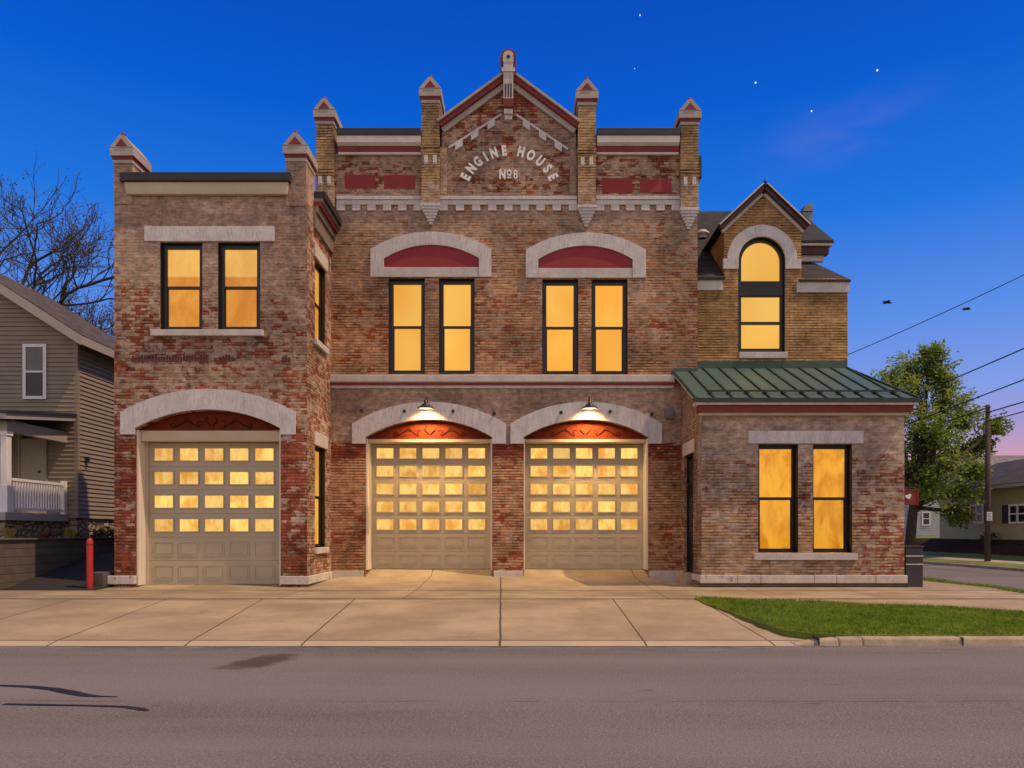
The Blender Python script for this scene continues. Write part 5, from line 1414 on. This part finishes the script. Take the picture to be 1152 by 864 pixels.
def bush(x, y, z, r, seed, mat_, label, n=260, leaf=.05, flowers=None):
    rnd = random.Random(seed); root = thing('shrub', (x, y, z), label, 'shrub'); st2 = MB(); lf = MB(); fl2 = MB()
    for _ in range(16):
        d = Vector((rnd.gauss(0, 1), rnd.gauss(0, 1), abs(rnd.gauss(.7, .5)))).normalized(); e = Vector((x, y, z)) + d * r * rnd.uniform(.7, 1.1)
        st2.tube([(x, y, z), tuple((Vector((x, y, z)) + e) / 2 + Vector((0, 0, .03))), tuple(e)], [.012, .009, .004], 4, False)
        leaf_quads(lf, e, rnd, leaf, n // 16, r * .22)
        if flowers: leaf_quads(fl2, e + Vector((0, 0, .05)), rnd, .035, 5, r * .15)
    st2.build('stem', M['trunk'], root, recalc=False); lf.build('foliage', mat_, root, recalc=False)
    if flowers: fl2.build('blossom', flowers, root, recalc=False)
bush(-14.5, 21.7, .93, .2, 6, M['shrub'], 'low plant with red blossoms below the porch railing', 200, .04, M['flower_red'])
bush(-14.4, 24.6, .93, .34, 8, M['shrub'], 'dark little shrub against the stone foundation of the tan house', 420, .05)

# yellow house across the street
YX = 26.2
Y0, Y1 = 22.0, YX * FPX / (1057.5 - VX)
yh = thing('house', (30, 36, .75), 'yellow single storey house with dark shutters across the street', 'house')
zb_, zev_ = .76, 3.62
wm = MB(); siding(wm, Y0, Y1, zb_, zev_, YX, 'x', -1); siding(wm, YX, 34, zb_, zev_, Y0, 'y', -1)
wm.box(YX + .001, 34, Y0 + .001, Y1, zb_ - .2, zev_); wm.build('wall', M['siding_yellow'], yh, recalc=False)
rr = MB(); rdg = 30.1; zrg = 5.35
rr.prism([(YX - .45, zev_ - .05), (rdg, zrg), (34.4, zev_ - .05), (34.4, zev_ + .1), (rdg, zrg + .16), (YX - .45, zev_ + .1)], 'y', Y0 - .3, Y1 + .35); r_ = rr.build('roof', M['shingle_grey'], yh)
MB().box(YX - .5, YX - .44, Y0 - .3, Y1 + .35, zev_ - .12, zev_ + .06).build('gutter', M['house_trim'], r_)
MB().prism([(YX, zev_), (34, zev_), (rdg, zrg - .05)], 'y', Y1 - .2, Y1 - .05).build('gable', M['siding_yellow'], yh)
def yy(x): return YX * FPX / (x - VX)
for xa, xb in ((1092, 1108), (1136, 1156)):
    Yc = yy((xa + xb) / 2); y_b, y_a = yy(xa + 1.5), yy(xb - 1.5); ym = (y_a + y_b) / 2
    z0, z1 = sz(587, Yc), sz(569, Yc)
    for p, q in ((y_a, ym - .07), (ym + .07, y_b)):
        house_window(yh, p, q, z0, z1, YX - .02, (M['dark_glass'], M['dark_glass']), 'x', -1, .09, M['rail_white'])
    for p, q in ((y_a - .62, y_a - .14), (y_b + .14, y_b + .62)):
        s_ = MB(); s_.box(YX - .07, YX - .022, p, q, z0 - .08, z1 + .08)
        k = z0
        while k < z1: s_.box(YX - .082, YX - .071, p + .05, q - .05, k, k + .05); k += .09
        s_.build('shutter', M['shutter'], yh)
bush(25.7, yy(1124), .6, .42, 15, M['shrub'], 'round dark shrub under the yellow house beside the utility pole', 400, .06)

# white house behind, and the pale roofed house beyond
def plain_house(x0, x1, y0, y1, zb2, zev2, zpk2, wallm, roofm, label, ridge_y=False, wins=()):
    h = thing('house', ((x0 + x1) / 2, (y0 + y1) / 2, zb2), label, 'house')
    w = MB(); siding(w, x0, x1, zb2, zev2, y0, 'y', -1); siding(w, y0, y1, zb2, zev2, x0, 'x', -1); w.box(x0 + .001, x1, y0 + .001, y1, zb2 - .3, zev2)
    xm = (x0 + x1) / 2; ym = (y0 + y1) / 2; r = MB()
    if ridge_y:
        w.prism([(x0, zev2), (x1, zev2), (xm, zpk2)], 'y', y0 + .01, y0 + .2)
        r.prism([(x0 - .4, zev2 - .15), (xm, zpk2), (x1 + .4, zev2 - .15), (x1 + .4, zev2), (xm, zpk2 + .16), (x0 - .4, zev2)], 'y', y0 - .4, y1 + .4)
    else:
        w.prism([(y0, zev2), (y1, zev2), (ym, zpk2)], 'x', x0 + .01, x0 + .2)
        r.prism([(y0 - .4, zev2 - .15), (ym, zpk2), (y1 + .4, zev2 - .15), (y1 + .4, zev2), (ym, zpk2 + .16), (y0 - .4, zev2)], 'x', x0 - .4, x1 + .4)
    w.build('wall', wallm, h, recalc=False); r.build('roof', roofm, h)
    for (a, b, c, d) in wins: house_window(h, a, b, c, d, y0 - .02, (M['dark_glass'], M['dark_glass']), fm_=M['rail_white'])
    return h
WY = 62.0
plain_house(sx(1021, WY), sx(1056, WY) + 3.0, WY, WY + 9, sz(604, WY), sz(545, WY), sz(520, WY), M['siding_white'], M['shingle_grey'], 'pale bluish white house mostly hidden behind the street tree', True,
            [(sx(1038, WY), sx(1045, WY), sz(590, WY), sz(577, WY))])
PY2 = 74.0
plain_house(sx(1086, PY2), sx(1215, PY2), PY2, PY2 + 11, .9, sz(538, PY2), sz(514, PY2 + 5.5), M['siding_white'], M['shingle_pale'], 'big house with a pale grey roof rising behind the yellow house')

# ================================================================== POLE, WIRES, SKY THINGS
ux, uy = 22.75, 22.75 * FPX / (1111 - VX)
up = thing('utility_pole', (ux, uy, -.25), 'weathered brown wooden utility pole on the far verge', 'utility pole')
ztop = sz(455.5, uy)
m_ = MB(); m_.tube([(ux, uy, -.3), (ux + .02, uy, 2), (ux + .01, uy, ztop)], [.135, .125, .10], 12); m_.build('shaft', M['pole'], up, smooth=True)
m_ = MB()
for dz in (.15, .4, .8): m_.tube([(ux - .02, uy - .12, ztop - dz), (ux - .02, uy - .22, ztop - dz)], .035, 8)
m_.build('insulator', M['lamp_metal'], up)
nt_ = thing('notice', (ux, uy - .15, sz(586, uy)), 'small white notice with dark lines fastened to the utility pole', 'sign')
MB().box(ux - .14, ux + .12, uy - .17, uy - .155, sz(586, uy), sz(576, uy)).build('board', M['white'], nt_)
m_ = MB()
for k, yy_ in enumerate((577.6, 579.4, 581.2, 583, 584.6)): m_.box(ux - .11, ux + .07 - .04 * (k % 2), uy - .174, uy - .171, sz(yy_ + .5, uy), sz(yy_, uy))
m_.build('print', M['shutter'], nt_)


def wire(a, b, sag, label, r=.02):
    a, b = Vector(a), Vector(b); p = []
    for i in range(25):
        t = i / 24; q = a.lerp(b, t); q.z -= sag * 4 * t * (1 - t); p.append(q)
    tag(MB().tube(p, r, 6).build('overhead_wire', M['wire'], smooth=True), label, 'wire', 'overhead wires along the cross street')
# a helper on the two sides of the street: a point seen at (x,y) when it hangs over X = const
def over(X, x, y): Y = X * FPX / (x - VX); return (X, Y, sz(y, Y))
def runalong(X, q0, q1, ext0, ext1, sag, label, r=.02):
    a, b = Vector(over(X, *q0)), Vector(over(X, *q1)); d = b - a
    wire(a - d * ext0, b + d * ext1, sag, label, r)
runalong(22.7, (1152, 452), (1111, 464), 6.0, 0.0, .0, 'upper black wire reaching the pole top beside the frame edge', .03)
wire((22.7, uy - .1, ztop - .15 + .0), (22.7, 95, 5.6), .3, 'black wire running on from the pole top into the tree crown', .03)
wire((22.72, uy - .2, ztop - .8), (22.72, 12.0, ztop + .9), .35, 'lowest black wire meeting the pole below its top', .025)
runalong(16.5, (1152, 392), (1078, 424), 4.0, 19, .0, 'second highest black wire at the right edge, crossing the upper tree crown', .022)
runalong(19.0, (1152, 427), (1100, 447), 5.0, 24, .0, 'middle black wire passing just above the top of the utility pole', .024)
wire((RX1 + .0, RW + .6, rZ(398)), (19.5, 16.0, sz(262, 16) + 3.35), .25, 'long thin service wire sloping down to the rear brick corner', .012)


def bird(x, y, Y, roll, label):
    c = Vector((sx(x, Y), Y, sz(y, Y))); root = thing('bird', tuple(c), label, 'bird', 'small dark birds in the evening sky')
    b = MB(); b.lathe([(.001, -.22), (.035, -.15), (.06, -.03), (.05, .08), (.028, .16), (.001, .22)], (0, 0, 0), 10)
    b.v = [(c.x + p[2] * math.cos(roll) - p[0] * math.sin(roll), c.y + p[1], c.z + p[2] * math.sin(roll) + p[0] * math.cos(roll)) for p in b.v]
    b.build('body', M['bird'], root, smooth=True)
    w = MB()
    for s in (-1, 1):
        w.hexa([(c.x - .06, c.y + s * .02, c.z), (c.x + .08, c.y + s * .02, c.z), (c.x + .02, c.y + s * .24, c.z + .0), (c.x - .08, c.y + s * .24, c.z + .0),
                (c.x - .06, c.y + s * .02, c.z + .02), (c.x + .08, c.y + s * .02, c.z + .02), (c.x + .02, c.y + s * .24, c.z + .012), (c.x - .08, c.y + s * .24, c.z + .012)])
    w.build('wing', M['bird'], root)
bird(998, 340, 30, R(-9), 'small dark bird gliding beside the rear brick corner, nearer the building')
bird(1087.5, 347.5, 34, R(-5), 'small dark bird gliding above the tree, farther from the building')


def star(x, y, r, label, m='star'):
    Y = 1500.0; p = (sx(x, Y), Y, sz(y, Y))
    tag(MB().ball(p, r, 10, 6).build('star', M[m], origin=p, smooth=True), label, 'star', 'bright stars in the blue dusk sky')
star(720, 17, 1.4, 'small star high above the gable, topmost of the stars')
star(850, 93, 1.9, 'bright star above the arched window, the lower of the two brightest')
star(987, 79, 2.0, 'brightest star at the right of the sky')
star(913, 125, 1.5, 'smaller star below and between the two brightest', 'star')
star(714, 77, 1.0, 'faint star between the topmost star and the rooftop', 'star_dim')

# ================================================================== CAMERA, SKY, SUN
cam = bpy.data.cameras.new('camera'); co = bpy.data.objects.new('camera', cam); COL.objects.link(co)
co.location = (0, 0, CAMZ); co.rotation_euler = (R(90), 0, 0)
cam.sensor_fit = 'HORIZONTAL'; cam.sensor_width = 36; cam.lens = FPX / 1152 * 36
cam.shift_x = -(VX - 576) / 1152; cam.shift_y = (HY - 432) / 1152
cam.clip_start = .1; cam.clip_end = 6000
SC.camera = co

SUN_EL, SUN_AZ = 60.0, 15.0           # height, and degrees from due right towards the viewer
sd = Vector((math.cos(R(SUN_EL)) * math.cos(R(SUN_AZ)), -math.cos(R(SUN_EL)) * math.sin(R(SUN_AZ)), math.sin(R(SUN_EL))))
S = bpy.data.lights.new('sun', 'SUN'); S.energy = 3.5; S.angle = R(.8); S.color = (1.0, .68, .40)
so = bpy.data.objects.new('sun', S); COL.objects.link(so); so.rotation_euler = sd.to_track_quat('Z', 'Y').to_euler(); so.location = (30, -5, 40)

w = bpy.data.worlds.new('World'); SC.world = w; w.use_nodes = True
nt = NT(w.node_tree); bg = [n for n in nt.n if n.type == 'BACKGROUND'][0]
dirv = nt.node('ShaderNodeTexCoord').outputs['Generated']
dx, dy, dz = nt.xyz(dirv)[:3]
front = nt.ramp(dz, [(.0, (.70, .36, .38)), (.085, (.62, .33, .42)), (.125, (.36, .31, .62)), (.17, (.22, .33, .77)), (.26, (.10, .26, .78)), (.38, (.012, .17, .73)), (.50, (.0, .105, .62)), (.61, (.0, .066, .50)), (1.0, (.0, .04, .34))])
back = nt.ramp(dz, [(.0, (.84, .62, .54)), (.3, (.82, .68, .68)), (.7, (.48, .46, .58)), (1.0, (.10, .16, .40))])
skyc = nt.mix(nt.rng(dy, -.12, .28), back, front)
# a thin rosy cloud
cl = nt.noise(nt.scale(dirv, (5, 5, 16)), 1.0, 4, .6)
near = nt.m('MULTIPLY', nt.rng(nt.m('ABSOLUTE', nt.m('SUBTRACT', dz, .455)), .0, .05, 1, 0), nt.rng(nt.m('ABSOLUTE', nt.m('SUBTRACT', dx, .36)), .0, .12, 1, 0))
skyc = nt.mix(nt.m('MULTIPLY', nt.m('MULTIPLY', nt.rng(cl, .4, .7), near), .16), skyc, (.32, .24, .62))
sky = nt.node('ShaderNodeTexSky'); sky.sky_type = 'NISHITA'; sky.sun_disc = False; sky.sun_elevation = R(SUN_EL); sky.sun_rotation = R(90 + SUN_AZ)
hsum = nt.node('ShaderNodeMix', data_type='RGBA', blend_type='ADD'); hsum.inputs['Factor'].default_value = .0025
nt.l.new(skyc, hsum.inputs[6]); nt.l.new(sky.outputs[0], hsum.inputs[7])
nt.l.new(hsum.outputs[2], bg.inputs['Color']); bg.inputs['Strength'].default_value = 1.0

for o in list(bpy.data.objects):
    if '_w' in o: del o['_w']
vs = SC.view_settings
vs.view_transform = 'Standard'; vs.look = 'None'; vs.exposure = 0; vs.gamma = 1; vs.use_curve_mapping = False
SC.cycles.max_bounces = 6; SC.cycles.diffuse_bounces = 3
SC.cycles.use_denoising = True
